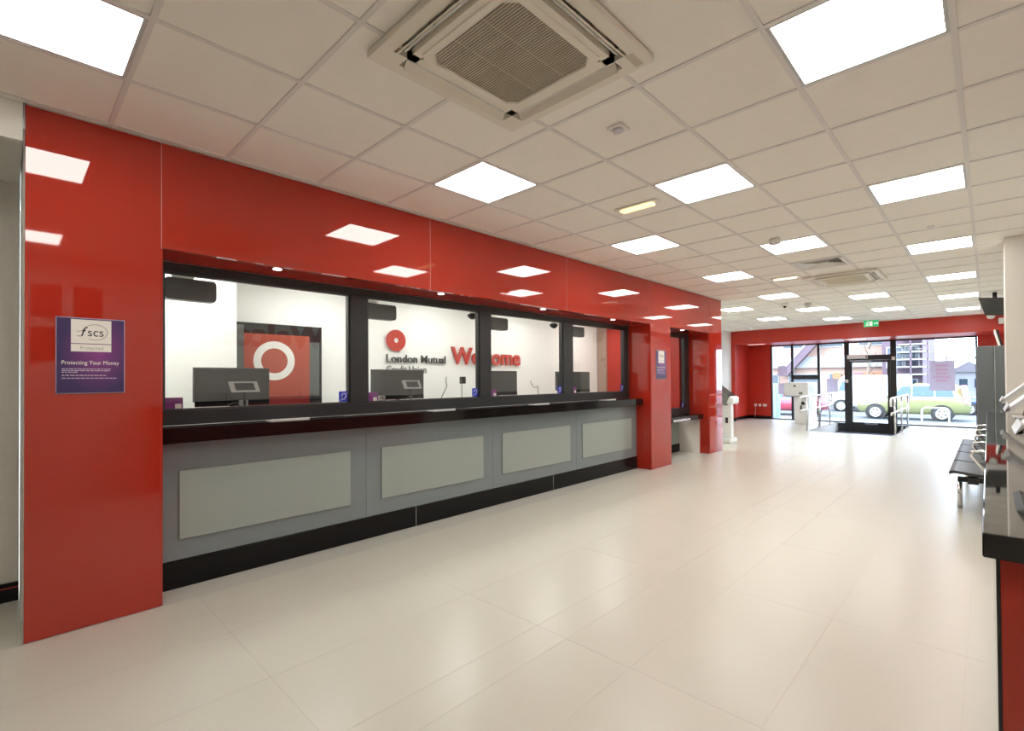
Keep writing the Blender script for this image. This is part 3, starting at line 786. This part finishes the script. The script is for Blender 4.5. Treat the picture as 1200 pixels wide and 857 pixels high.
struct('baseboard_front', bx(XL+.02, -5.345, YG-.048, YG-.031, 0, .1), BLACK)
tb = struct('trim_2', bx(XL+.001, XL+.13, YH-.001, YH+.018, 0, 2.469), REDM)
struct('trim_3', bx(XL+.001, XL+.135, YH-.012, YH-.002, 0, .1), BLACK)
# shopfront
sf = struct('window_3', loc=(-2.7, YG, 0))
def fr(x0, x1, z0, z1, name='mullion', mm=None, lab=None): obj(name, bx(x0, x1, YG-.04, YG+.04, z0, z1), mm or BLKM, sf, lab)
def pane(x0, x1, z0, z1, parent=None):
    b = B(); v = [b.verts.new(p) for p in ((x0, YG, z0), (x1, YG, z0), (x1, YG, z1), (x0, YG, z1))]; b.faces.new(v)
    obj('pane', b, GLS, parent or sf)
for x0, x1 in ((-5.338, -5.295), (-4.715, -4.645), (-3.955, -3.885)): fr(x0, x1, 0, 2.468)
fr(-.245, -.203, 0, 2.468)
fr(-5.295, -4.715, 0, .035, 'sill'); fr(-4.645, -3.955, 0, .035, 'sill'); fr(-3.885, -3.22, 0, .035, 'sill'); fr(-1.935, -.245, 0, .035, 'sill')
for x0, x1 in ((-5.295, -4.715), (-4.645, -3.955), (-3.885, -3.22), (-1.935, -.245)): fr(x0, x1, 2.43, 2.468, 'head_frame')
fr(-4.645, -3.955, 1.33, 1.47, 'transom')
pane(-5.295, -4.715, .035, 2.43); pane(-4.645, -3.955, 1.47, 2.43); pane(-4.645, -3.955, .035, 1.33); pane(-3.885, -3.22, .035, 2.43); pane(-1.935, -.245, .035, 2.43)
fr(-3.22, -3.095, ZD, 2.468, 'door_post'); fr(-2.075, -1.935, ZD, 2.468, 'door_post')
fr(-3.095, -2.075, 1.90, 2.05, 'door_head'); fr(-3.095, -2.075, 2.43, 2.468, 'head_frame'); pane(-3.095, -2.075, 2.05, 2.43)
dr = struct('door_1', loc=(-2.58, YG, ZD))
def dp(n, x0, x1, z0, z1, mm=BLKM, y0=YG-.035, y1=YG+.02, lab=None): obj(n, bx(x0, x1, y0, y1, z0, z1), mm, dr, lab)
dp('stile', -3.09, -3.02, ZD+.005, 1.895); dp('stile', -2.15, -2.08, ZD+.005, 1.895)
dp('top_rail', -3.02, -2.15, 1.83, 1.895); dp('bottom_rail', -3.02, -2.15, ZD+.005, .03)
pane(-3.02, -2.15, .03, 1.83, dr)
dp('kick_plate', -2.72, -2.40, -.03, .02, STEEL, YG-.04, YG-.0355, 'steel plate')
b = B(); cyl(b, (-2.17, YG-.06, .75), (-2.17, YG-.06, 1.15), .012); obj('pull_handle', b, STEEL, dr)
t = thing('door_operator', 'white box of the automatic opener above the glass door', 'door opener', (-2.85, YG-.1, 1.93))
obj('housing', bbox(-3.13, -2.62, YG-.13, YG-.041, 1.945, 2.06, bev=.006), STEELW, t)
b = B(); tube(b, [(-3.06, YG-.09, 1.945), (-3.06, YG-.09, 1.88), (-2.5, YG-.07, 1.87)], .012); obj('arm', b, STEEL, t, 'steel arm')
obj('sensor', bbox(-2.66, -2.63, YG-.135, YG-.131, 1.97, 2.03, bev=.001, seg=1), BLKM, t)
for x, z, lab in ((-3.16, 1.27, 'small white push pad on the left door post'), (-2.0, 1.93, 'small white box at the top of the right door post')):
    tag(obj('push_pad', bbox(x-.04, x+.04, YG-.065, YG-.041, z-.05, z+.05, bev=.004), PLASW), lab, 'switch')
# bulkhead soffit lights
for x, lab in ((-5.45, 'slim recessed light under the red bulkhead at the left end'), (-2.75, 'slim recessed light under the red bulkhead above the door')):
    tag(obj('soffit_light', bx(x-.25, x+.25, 16.5, 16.62, 2.464, 2.4695), mat('soffit_lamp', (1, .85, .78), .4, emit=1.2)), lab, 'light')
# exit sign
t = thing('exit_sign', 'green and white running man exit sign hanging at the bulkhead over the door', 'exit sign', (-2.21, 15.4, 2.70))
obj('panel', bbox(-2.37, -2.05, 15.40, 15.415, 2.70, 2.872, bev=.003, seg=1), GREEN, t)
b = B(); o = (-2.37, 15.399, 2.700)
quadbar(b, '-y', o, .125, .19, .03, .14, .001); quadbar(b, '-y', o, .22, .29, .075, .095, .001)
prism(b, [(-2.37+.285, 2.700+.055), (-2.37+.32, 2.700+.085), (-2.37+.285, 2.700+.115)], 1, 15.398, 15.399)
tube(b, [(-2.37+.05, 15.398, 2.730), (-2.37+.075, 15.398, 2.765), (-2.37+.085, 15.398, 2.810)], .010, 6)
tube(b, [(-2.37+.105, 15.398, 2.730), (-2.37+.08, 15.398, 2.765)], .010, 6); tube(b, [(-2.37+.045, 15.398, 2.795), (-2.37+.115, 15.398, 2.800)], .008, 6)
lathe(b, [(.014, -.002), (.014, .001)], (-2.37+.09, 15.399, 2.835), 'y', 12)
obj('pictogram', b, mat('sign_white', (.85, .9, .86), .4, emit=.5), t)
b = B(); cyl(b, (-2.21, 15.41, 2.872), (-2.21, 15.41, H+.006), .012); obj('hanger', b, STEEL, t)
# sockets on the alcove wall
for k, x in enumerate((-5.84, -5.70, -5.54)):
    nm = ['left socket with a hanging flex', 'middle socket', 'right socket'][k]
    t = thing('wall_socket', f'small white wall socket, the {nm} on the red alcove wall', 'socket', (x, YG-.04, .42))
    obj('plate', bbox(x-.043-.02*(k == 2), x+.043+.02*(k == 2), YG-.042, YG-.031, .42, .506, bev=.003, seg=1), PLASW, t)
    if k == 0:
        obj('plug', bbox(x-.025, x+.025, YG-.075, YG-.043, .435, .48, bev=.005), PLASW, t)
        b = B(); tube(b, [(x, YG-.06, .435), (x+.01, YG-.055, .3), (x-.01, YG-.055, .18), (x-.02, YG-.055, .05)], .006, 6); obj('flex', b, PLASW, t)

# ------------------------------------------------------------------ deposit machine
t = thing('deposit_machine', 'white cash deposit machine with an overhanging head standing before the window', 'machine', (-4.1, 16.75, 0))
obj('body', bbox(-4.28, -3.90, 16.3, 17.25, .001, .83, bev=.012), STEELW, t)
obj('head', bbox(-4.55, -3.89, 16.22, 17.3, .831, 1.25, bev=.03, seg=3), STEELW, t)
obj('head_seam', bx(-4.552, -3.888, 16.218, 17.302, .822, .832), MIDP, t)
obj('camera_eye', lathe(B(), [(.03, -.004), (.03, .004)], (-4.25, 16.217, 1.14), 'y'), BLKM, t)
obj('slot', bbox(-4.14, -4.04, 16.213, 16.222, .89, .96, bev=.003, seg=1), MIDP, t)
obj('lock_plate', lathe(B(), [(.055, -.006), (.055, .004)], (-4.05, 16.297, .62), 'y'), BLKM, t)
obj('handle', bbox(-4.12, -4.08, 16.275, 16.305, .40, .56, bev=.006), BLKM, t, 'black lever handle')

# ------------------------------------------------------------------ ramp rails
def rail(x, lab, ys):
    t = thing('handrail', lab, 'handrail', (x, 15.5, 0), 'steel ramp handrails')
    for y in ys:
        b = B(); cyl(b, (x, y, .008), (x, y, .88), .021); obj('post', b, STEEL, t)
        b = B(); lathe(b, [(.05, .001), (.05, .008), (.024, .012)], (x, y, 0)); obj('foot_plate', b, STEEL, t)
    ya, yb = ys[0]-.62, ys[-1]+.12
    b = B(); tube(b, [(x, ya, .72), (x, ya-.03, .80), (x, ya, .88), (x, ya+.12, .90), (x, yb, .90), (x, yb+.18, .87), (x, yb+.22, .78), (x, yb+.18, .70), (x, yb+.05, .66)], .024); obj('top_rail', b, STEELW, t)
    b = B(); tube(b, [(x, ya+.06, .52), (x, ya+.12, .56), (x, yb, .56), (x, yb+.12, .50)], .021); obj('mid_rail', b, STEELW, t)
rail(-3.47, 'tubular steel handrail on the left side of the entrance ramp', (14.3, 15.62, 16.82))
rail(-1.615, 'tubular steel handrail on the right side of the entrance ramp', (14.32, 15.54, 16.80))

# ------------------------------------------------------------------ self-service kiosk
t = thing('kiosk', 'white pedestal kiosk with a sloped grey screen standing past the last red pillar', 'kiosk', (-4.16, 10.7, 0))
obj('base_plate', bbox(-4.36, -4.0, 10.5, 10.9, .001, .10, bev=.02, seg=3), STEELW, t)
obj('column', bbox(-4.28, -4.03, 10.62, 10.78, .10, .86, bev=.02, seg=3), STEELW, t)
b = B(); prism(b, [(-4.42, 1.30), (-4.02, .99), (-4.10, .80), (-4.16, .82), (-4.42, 1.12)], 1, 10.48, 10.92); obj('head', b, MIDP, t)
b = B(); prism(b, [(-4.425, 1.312), (-4.01, .99), (-4.018, .98), (-4.43, 1.30)], 1, 10.50, 10.90); obj('screen', b, BLACK, t)
b = bbox(-4.10, -3.945, 10.50, 10.90, .83, 1.0, bev=.05, seg=4); obj('printer', b, STEELW, t, 'rounded white printer housing')
obj('vent', bbox(-4.15, -4.09, 10.612, 10.6205, .42, .54, bev=.003, seg=1), BLKM, t)

# ------------------------------------------------------------------ right-hand side
struct('wall_right', bx(XR, XR+.15, YB, YG+.2, 0, H+.05), WHITE)
struct('wall_back', bx(-4.75, XR, YB-.15, YB, 0, H+.05), mat('back_wall_paint', (.48, .46, .42), .6, noise=.02))
wp = struct('wall_pier', bx(.144, XR-.001, 7.36, 8.1, 0, H), TEXW)
ROY, ROX = 5.37, -.012
t = thing('side_counter', 'black topped counter with a red end panel at the right edge of the view', 'counter', (.3, 3.3, 0))
obj('worktop', bbox(ROX, XR-.002, 1.225, ROY, 1.055, 1.10, bev=.002, seg=1), mat('polished_black_stone', (.012, .011, .012), .03, spec=1.0), t, 'black polished stone top')
obj('end_panel', bx(.012, XR-.004, 1.262, 1.272, .002, 1.054), RED, t, 'red glass end panel')
obj('edge_strip', bx(.006, .0115, 1.262, 1.30, .002, 1.054), BLKM, t)
for k in range(4): obj('front_panel', bx(.008, .016, 1.301+1.01*k, 1.307+1.01*(k+1), .10, 1.054), RED, t)
obj('carcass', bx(.017, XR-.004, 1.273, ROY-.03, .09, 1.053), WHITE, t)
obj('kickboard', bx(.05, XR-.004, 1.30, ROY-.03, .001, .089), BLACK, t)
# sloped leaflet holders on the counter
for k, y in enumerate((2.35, 3.66, 4.95)):
    nm = ['nearest', 'middle', 'farthest'][k]
    t = thing('leaflet_holder', f'white sloped leaflet holder on the black side counter, {nm} of three', 'leaflet holder', (.2, y-.15, 1.10), 'leaflet holders on the side counter')
    b = B(); prism(b, [(.055, 1.213), (.30, 1.455), (.30, 1.425), (.072, 1.200)], 1, y-.30, y); obj('sloped_tray', b, STEELW, t)
    b = B(); prism(b, [(.055, 1.213), (.07, 1.245), (.076, 1.240), (.072, 1.215)], 1, y-.30, y); obj('front_lip', b, STEELW, t)
    for yy in (y-.05, y-.26):
        b = B(); prism(b, [(.17, 1.101), (.21, 1.101), (.25, 1.395), (.22, 1.355)], 1, yy-.008, yy); obj('support', b, BROWN, t, 'dark brown upright')
    b = bbox(.12, .28, y-.29, y-.01, 1.1005, 1.108, bev=.002, seg=1); obj('base', b, STEELW, t)
# leaflet boards on the right wall (seen mirrored in the red glass)
for k, (y0, z0) in enumerate(((.15, 1.62), (.52, 1.62), (.15, 2.13), (.52, 2.13))):
    nm = ['lower left', 'lower right', 'upper left', 'upper right'][k]
    t = thing('poster_frame', f'white framed poster on the right-hand wall, {nm} of four mirrored in the red pillar', 'poster', (XR, y0+.16, z0), 'framed posters on the right wall')
    obj('frame', bbox(XR-.02, XR-.001, y0, y0+.33, z0, z0+.46, bev=.003, seg=1), PAPER, t)
    obj('print', bx(XR-.022, XR-.0205, y0+.03, y0+.30, z0+.03, z0+.43), ART_R, t)

# bench with chrome arm loops
t = thing('waiting_bench', 'black slatted waiting bench with chrome arms along the right wall', 'bench', (-.05, 8.1, 0))
for k in range(4):
    ya = 6.42+.86*k; yb = ya+.80
    b = B(); prism(b, [(-.30, .415), (-.295, .45), (-.26, .458), (-.10, .44), (.08, .43), (.08, .405), (-.10, .415), (-.26, .43)], 1, ya, yb); obj('seat', b, DARKP, t)
    b = B(); prism(b, [(.075, .47), (.10, .47), (.14, .88), (.12, .89)], 1, ya, yb); obj('backrest', b, DARKP, t)
for k in range(5):
    y = 6.39+.86*k
    b = B(); tube(b, [(.05, y, .42), (-.05, y, .50), (-.13, y, .62), (-.12, y, .66), (-.05, y, .67), (.06, y, .66), (.10, y, .60)], .014, 8); obj('arm', b, CHROME, t, 'chrome arm loop')
obj('beam', bbox(-.16, -.08, 6.45, 9.80, .33, .40, bev=.006), BLKM, t)
for y in (6.9, 9.3):
    b = bbox(-.25, .10, y-.03, y+.03, .28, .33, bev=.006); obj('cross_bar', b, BLKM, t)
    b = B(); cyl(b, (-.235, y, .001), (-.235, y, .29), .022); obj('leg', b, STEEL, t)
    b = B(); cyl(b, (.08, y, .001), (.08, y, .29), .022); obj('leg', b, STEEL, t)
# tall grey cabinet at the pier
t = thing('tall_cabinet', 'tall grey two-door cabinet behind the waiting bench', 'cabinet', (.02, 10.5, 0))
obj('carcass', bbox(-.135, .22, 10.22, 10.8, .001, 1.85, bev=.02, seg=2), GREYC, t)
obj('door', bbox(-.13, .065, 10.20, 10.219, .03, 1.845, bev=.008), GREYC, t); obj('door', bbox(.079, .215, 10.20, 10.219, .03, 1.845, bev=.008), GREYC, t)
obj('centre_strip', bbox(.066, .078, 10.195, 10.219, .02, 1.85, bev=.003, seg=1), STEEL, t, 'bright strip between the doors')
# hanging tv and wall screen
t = thing('television', 'black television hanging from the ceiling at the far right', 'television', (.1, 12, 2.5))
b = B(); prism(b, [(-.115, 2.80), (.26, 2.76), (.28, 2.46), (-.03, 2.48)], 1, 11.95, 12.02); obj('body', b, BLKM, t)
b = B(); cyl(b, (.1, 12.06, 2.6), (.1, 12.06, H), .03); obj('pole', b, BLKM, t)
b = bbox(.02, .18, 12.02, 12.09, 2.56, 2.70, bev=.006); obj('mount', b, BLKM, t)
b = B(); prism(b, [(-.10, 2.785), (.245, 2.748), (.262, 2.475), (-.025, 2.495)], 1, 11.944, 11.9495); obj('back_cover', b, DARKP, t)
t = thing('wall_screen', 'black wall screen with a bright edge leaning out above the tall cabinet', 'screen', (.2, 12.6, 2.0))
b = B(); prism(b, [(.10, 2.25), (.14, 2.25), (.25, 1.75), (.21, 1.75)], 1, 12.5, 13.3); obj('body', b, BLKM, t)
b = B(); prism(b, [(.085, 2.25), (.105, 2.25), (.205, 1.80), (.185, 1.80)], 1, 12.495, 13.3); obj('edge', b, PAPER, t, 'bright edge')
b = bx(.235, XR-.001, 12.85, 12.95, 1.95, 2.05); obj('bracket', b, BLKM, t)
t = thing('dome_camera', 'white dome camera under the bulkhead edge at the far right', 'camera', (.06, 15.9, 2.78))
b = B(); lathe(b, [(.02, 2.74), (.06, 2.76), (.075, 2.80), (.08, H+.005)], (.06, 15.9, 0)); obj('housing', b, PLASW, t)
tag(obj('alarm_box', bbox(.19, .28, 15.95, 16.05, 2.62, 2.76, bev=.01), PLASW), 'small white alarm box at the right end of the red bulkhead', 'box')

# ------------------------------------------------------------------ papers on the glass
def paper_mat():
    M = bpy.data.materials.new('poster_paper'); M.use_nodes = True; n = M.node_tree; n.nodes.clear()
    o = n.nodes.new('ShaderNodeOutputMaterial'); mx = n.nodes.new('ShaderNodeMixShader'); mx.inputs[0].default_value = .5
    d = n.nodes.new('ShaderNodeBsdfDiffuse'); d.inputs[0].default_value = (.86, .83, .88, 1)
    tr = n.nodes.new('ShaderNodeBsdfTranslucent'); tr.inputs[0].default_value = (.46, .42, .50, 1)
    n.links.new(d.outputs[0], mx.inputs[1]); n.links.new(tr.outputs[0], mx.inputs[2]); n.links.new(mx.outputs[0], o.inputs[0])
    return M
PPAPER = paper_mat()
def sheet(x0, x1, z0, z1, lab, lines):
    t = thing('window_poster', lab, 'poster', ((x0+x1)/2, YG-.006, z0), 'posters on the shopfront glass')
    obj('sheet', bx(x0, x1, YG-.006, YG-.004, z0, z1), PPAPER, t)
    if lines:
        b = B(); w, h = x1-x0, z1-z0
        for z, a, c in ((.80, .22, .74), (.66, .26, .72), (.54, .28, .70), (.42, .16, .82), (.30, .26, .72)):
            x = a
            while x < c:
                l = random.uniform(.03, .06); quadbar(b, '-y', (x0, YG-.006, z0), w*x, w*min(c, x+l), h*z, h*(z+.07), .0006); x += l+.015
        obj('pink_print', b, mat('pink_ink', (.70, .40, .60), .6), t)
sheet(-1.20, -.66, 1.0, 1.83, 'white poster with faint pink print on the right window', True)
sheet(-3.70, -3.40, .92, 1.35, 'white paper sheet on the third window from the left', False)
sheet(-5.12, -4.86, .85, 1.20, 'lower white paper sheet on the leftmost window', False)
sheet(-5.12, -4.86, 1.45, 1.78, 'upper white paper sheet on the leftmost window', False)

# ------------------------------------------------------------------ street
gr = struct('ground_pavement', prism(B(), [(YG+.08, ZD-.02), (20, -.32), (25.2, -.46), (25.2, -.9), (YG+.08, -.9)], 0, -40, 30), PAVE)
struct('ground_road', bx(-60, 50, 25.2, 36.5, -1.0, -.64), ROAD)
struct('ground_far_pavement', bx(-60, 50, 36.5, 80, -1.0, -.50), PAVE)
obj('kerb', bx(-40, 30, 25.201, 25.35, -.9, -.47), WRENDER, gr)

def wheel(t, x, y, z, r, side=-1):
    b = B(); lathe(b, [(r*.62, -.11), (r*.92, -.11), (r, -.06), (r, .06), (r*.92, .11), (r*.62, .11)], (x, y, z), 'y', 28)
    w = obj('wheel', b, TYRE, t)
    b = B(); ringdisc(b, (x, y+side*.115, z), r*.52, r*.66, 'y', .02, 24)
    for k in range(5):
        a = 2*math.pi*k/5+.3; p = Vector((math.cos(a), 0, math.sin(a))); q = Vector((-math.sin(a), 0, math.cos(a)))
        c0 = Vector((x, y+side*.118, z))
        vs = [c0+p*r*.12+q*r*.10, c0+p*r*.12-q*r*.10, c0+p*r*.56-q*r*.15, c0+p*r*.56+q*r*.15]
        F = b.faces.new([b.verts.new(v) for v in vs])
        gx = bmesh.ops.extrude_face_region(b, geom=[F]); bmesh.ops.translate(b, verts=[e for e in gx['geom'] if isinstance(e, bmesh.types.BMVert)], vec=(0, .02, 0))
    lathe(b, [(r*.16, -.012), (r*.16, .012)], (x, y+side*.115, z), 'y', 16)
    bmesh.ops.recalc_face_normals(b, faces=b.faces[:])
    obj('alloy_rim', b, STEELW, w)
def car(name, lab, cat, x0, x1, yc, zg, paint, wx, st, wr, cabin, tall_lamps=False, front=-1):
    """st: stations (t 0..1 front->rear, z_bottom, z_belt, z_top, half_belt, half_top) all in metres above the road"""
    L = x1-x0; t = thing(name, lab, cat, ((x0+x1)/2, yc, zg))
    fx = (lambda u: x0+L*u) if front < 0 else (lambda u: x1-L*u)
    b = B(); R = []
    for u, zb, zl, zt, hb, ht in st:
        x = fx(u)
        R.append([b.verts.new((x, yc+s*w, zg+z)) for s, w, z in ((-1, hb*.80, zb), (-1, hb*.98, zb+.12), (-1, hb, (zb+zl)/2+.1), (-1, hb*.96, zl), (-1, ht, zt), (1, ht, zt), (1, hb*.96, zl), (1, hb, (zb+zl)/2+.1), (1, hb*.98, zb+.12), (1, hb*.80, zb))])
    for P, Q in zip(R, R[1:]):
        for k in range(10):
            f = b.faces.new((P[k], P[(k+1) % 10], Q[(k+1) % 10], Q[k])); f.smooth = True
    b.faces.new(R[0][::-1]); b.faces.new(R[-1])
    bmesh.ops.recalc_face_normals(b, faces=b.faces[:])
    obj('body', b, paint, t)
    # side windows, each its own pane
    for side in (-1, 1):
        for (u0, v0, u1, v1, u2, u3) in cabin:
            b = B(); hb = max(s[4] for s in st); ht = max(s[5] for s in st); zl = [s[2] for s in st if s[0] > .3][0]; zt = max(s[3] for s in st)
            def W(u, v):
                k = (v-zl)/(zt-zl); return (fx(u), yc+side*((hb*.96)*(1-k)+ht*k+.012), zg+v)
            b.faces.new([b.verts.new(W(*p)) for p in ((u0, v0), (u1, v0), (u3, v1), (u2, v1))])
            gx = bmesh.ops.extrude_face_region(b, geom=b.faces[:]); bmesh.ops.translate(b, verts=[e for e in gx['geom'] if isinstance(e, bmesh.types.BMVert)], vec=(0, -side*.02, 0))
            bmesh.ops.recalc_face_normals(b, faces=b.faces[:]); obj('side_window', b, CGLASS, t)
    for w in wx:
        for side in (-1, 1):
            hb = max(s[4] for s in st)
            b = B(); lathe(b, [(wr*1.22, -.02), (wr*1.22, .012)], (w, yc+side*hb*.985, zg+wr), 'y', 28); obj('wheel_arch', b, BLKM, t)
            wheel(t, w, yc+side*(hb-.06), zg+wr, wr, side)
    hb = max(s[4] for s in st); xr = fx(1.0); d = -1 if front < 0 else 1
    for side in (-1, 1):
        z0, z1 = (.80, 1.62) if tall_lamps else (.72, .92)
        b = B(); prism(b, [(xr+d*.34, zg+z1), (xr+d*.16, zg+z1), (xr+d*.02, zg+z0), (xr+d*.20, zg+z0)], 1, yc+side*(hb*.72 if tall_lamps else hb*.9), yc+side*(hb*1.01)); obj('tail_lamp', b, TAIL, t)
        xf_ = fx(.03); b = bbox(min(xf_, xf_-d*.3), max(xf_, xf_-d*.3), yc+side*hb*.7-.02, yc+side*hb*.985+.005, zg+.68, zg+.86, bev=.02); obj('head_lamp', b, STEELW, t)
    return t
ZR = -.64
suv = [(0, .42, .75, .80, .70, .62), (.04, .30, .88, .95, .84, .74), (.20, .28, .98, 1.04, .88, .76), (.285, .28, 1.02, 1.10, .89, .76), (.43, .28, 1.06, 1.66, .89, .64), (.60, .28, 1.08, 1.70, .89, .64), (.86, .30, 1.10, 1.67, .88, .63), (.93, .32, 1.10, 1.55, .86, .62), (.985, .34, 1.08, 1.18, .84, .66), (1, .42, .80, .86, .80, .66)]
car('suv', 'lime green estate car parked on the street beyond the glass door', 'car', -4.80, -.58, 29.85, ZR, LIME, (-4.03, -1.55), suv, .335,
    [(.34, 1.10, .50, 1.58, .43, .505), (.52, 1.12, .70, 1.60, .525, .70), (.72, 1.12, .87, 1.58, .72, .84)], True)
sed = [(0, .35, .60, .66, .70, .60), (.05, .25, .72, .78, .80, .68), (.28, .24, .86, .92, .84, .70), (.43, .24, .90, 1.36, .84, .56), (.62, .24, .92, 1.40, .84, .56), (.84, .26, .95, 1.08, .83, .62), (1, .34, .70, .86, .76, .66)]
cab2 = [(.36, .95, .52, 1.30, .45, .52), (.54, .95, .76, 1.30, .54, .70)]
car('blue_car', 'dark blue car parked behind the lime green car on the right', 'car', -1.6, 2.6, 35.2, ZR, CBLUE, (-.75, 1.75), sed, .31, cab2)
car('red_car', 'red car on the street beyond the leftmost window', 'car', -10.2, -6.2, 29.6, ZR, CRED, (-9.4, -7.0), sed, .31, cab2)
van = [(0, .35, .8, .95, .85, .75), (.06, .30, 1.0, 1.15, .92, .8), (.18, .28, 1.15, 1.95, .95, .78), (.24, .28, 1.2, 2.15, .95, .80), (1, .32, 1.2, 2.15, .93, .80)]
car('white_van', 'white van beyond the glass door behind the lime green car', 'van', -7.2, -3.2, 34.9, ZR, CWHITE, (-6.4, -4.0), van, .33, [(.16, 1.22, .32, 1.8, .21, .32)])

def front(name, lab, cat, x0, x1, y, h, mm, wins, depth=6, roof=None, base=-.5, win_m=None):
    t = thing(name, lab, cat, ((x0+x1)/2, y, base))
    obj('wall', bx(x0, x1, y, y+depth, base, h), mm, t)
    for (a, c, z0, z1) in wins:
        f = obj('window_surround', bx(a-.08, c+.08, y-.06, y+.02, z0-.08, z1+.08), WRENDER, t)
        obj('glazing', bx(a, c, y-.075, y-.061, z0, z1), win_m or WGLASS, f)
    if roof: b = B(); prism(b, [(y-.3, h), (y+depth+.3, h), (y+depth/2, h+roof)], 0, x0-.2, x1+.2); obj('roof', b, ROOF, t)
    return t
t = front('orange_building', 'pale orange shop building across the street on the left', 'building', -16, -5.0, 40, 7.5, PINKW,
      [(-13.6+2.4*k, -12.2+2.4*k, 3.6, 5.2) for k in range(4)] + [(-13.4+2.6*k, -11.6+2.6*k, -.1, 1.6) for k in range(3)])
obj('fascia', bx(-16, -5.0, 39.7, 40, 2.1, 2.9), WRENDER, t)
b = B(); prism(b, [(-11.6, 1.5), (-8.2, 5.4), (-7.4, 5.4), (-10.8, 1.5)], 1, 39.2, 39.6); obj('stair_flight', b, BRICK, t, 'dark diagonal stair flight')
b = B(); prism(b, [(-11.2, 1.9), (-7.8, 5.8), (-7.7, 5.8), (-11.1, 1.9)], 1, 39.15, 39.2); obj('stair_rail', b, STEELW, t)
for k in range(5): obj('shop_panel', bx(-8.0+.62*k, -7.5+.62*k, 39.85, 39.99, -.4, 1.7), [ORANGE, ORANGE, CRED, ORANGE, ORANGE][k], t)
t = front('brick_building', 'purple brick building with pale balcony bands across the street', 'building', -4.9, -2.9, 38, 9, BRICK,
      [(-4.6, -3.9, 2.0, 3.2), (-3.7, -3.1, 2.0, 3.2), (-4.6, -3.9, 4.2, 5.4), (-3.7, -3.1, 4.2, 5.4), (-4.5, -3.2, -.2, 1.2)], 10)
for k in range(8): obj('balcony_band', bx(-4.2+.06*k, -2.55, 37.0, 38.0, 1.5+.45*k, 1.58+.45*k), WRENDER, t)
obj('balcony_post', bx(-2.62, -2.55, 37.0, 37.1, -.5, 5.2), BRICK, t); obj('balcony_post', bx(-3.42, -3.34, 37.0, 37.1, -.5, 5.2), BRICK, t)
t = front('white_house', 'low white house with a pitched roof far across the street on the right', 'house', -2.2, .6, 52, 1.75, WRENDER, [(-1.7, -1.2, .5, 1.2), (-.8, -.3, .5, 1.2)], 6)
b = B(); prism(b, [(-2.4, 1.75), (-1.1, 2.6), (.2, 1.75)], 1, 51.7, 58); obj('roof', b, ROOF, t)
t = thing('footbridge', 'thin teal footbridge far across the street on the right', 'bridge', (-1, 60, 2.9))
obj('deck', bx(-3.0, 6, 60, 61.5, 3.0, 3.25), mat('teal_paint', (.25, .45, .45), .5), t)
for k in range(6): obj('post', bx(-2.8+.9*k, -2.74+.9*k, 60, 60.06, 3.25, 3.9), STEEL, t)
obj('pier', bx(5.4, 6, 60.2, 61.2, -.5, 3.0), WRENDER, t)
t = thing('lamp_post', 'thin street lamp post beyond the right window', 'lamp post', (-2.08, 45, -.5))
b = B(); cyl(b, (-2.08, 45, -.5), (-2.08, 45, 7), .06, .04); obj('post', b, STEEL, t)
b = B(); tube(b, [(-2.08, 45, 6.95), (-1.9, 45, 7.2), (-1.2, 45, 7.3)], .035, 8); obj('arm', b, STEEL, t)
obj('lantern', bbox(-1.3, -.8, 44.9, 45.1, 7.22, 7.34, bev=.03), MIDP, t)
t = thing('bike_stand', 'pale steel bicycle hoop on the pavement outside the right window', 'bike stand', (-1.42, 23, -.42))
b = B(); r = .14
pts = [(-1.80, 23, -.42)] + [(-1.80+r-r*math.cos(a), 23, .26-r+r*math.sin(a)) for a in [math.radians(d) for d in range(0, 91, 15)]]
pts += [(-1.04-r+r*math.sin(a), 23, .26-r+r*math.cos(a)) for a in [math.radians(d) for d in range(0, 91, 15)]] + [(-1.04, 23, -.42)]
tube(b, pts, .026, 10); obj('hoop', b, STEELW, t)
t = thing('street_sign', 'small yellow street sign on a post beyond the right door post', 'sign', (-2.95, 31.6, -.6))
b = B(); cyl(b, (-2.95, 37, -.5), (-2.95, 37, .95), .025); obj('post', b, STEEL, t)
obj('plate', bbox(-3.2, -2.72, 36.94, 36.97, .62, 1.0, bev=.01), YSIGN, t)
t = thing('utility_cabinet', 'grey blue street cabinet outside the leftmost window', 'cabinet', (-6.5, 22, -.36))
obj('body', bbox(-6.72, -6.36, 21.8, 22.2, -.39, 1.15, bev=.02), PBLUE, t)
obj('door', bbox(-6.69, -6.39, 21.785, 21.799, -.25, 1.08, bev=.005, seg=1), PBLUE, t)
t = thing('tree', 'small leafless street tree beyond the glass door', 'tree', (-5.6, 37.2, -.5))
b = B(); tube(b, [(-5.6, 37.2, -.5), (-5.58, 37.2, .8), (-5.5, 37.2, 2.2), (-5.45, 37.2, 3.6)], .07, 8); obj('trunk', b, BROWN, t)
for k in range(6):
    a = k*1.1; b = B(); z = 1.6+.3*k; tube(b, [(-5.52, 37.2, z), (-5.52+.4*math.cos(a), 37.2+.4*math.sin(a), z+.5), (-5.52+.8*math.cos(a), 37.2+.8*math.sin(a), z+1.2)], .025, 6); obj('branch', b, BROWN, t)
for o in bpy.data.objects:
    if '_o' in o: del o['_o']
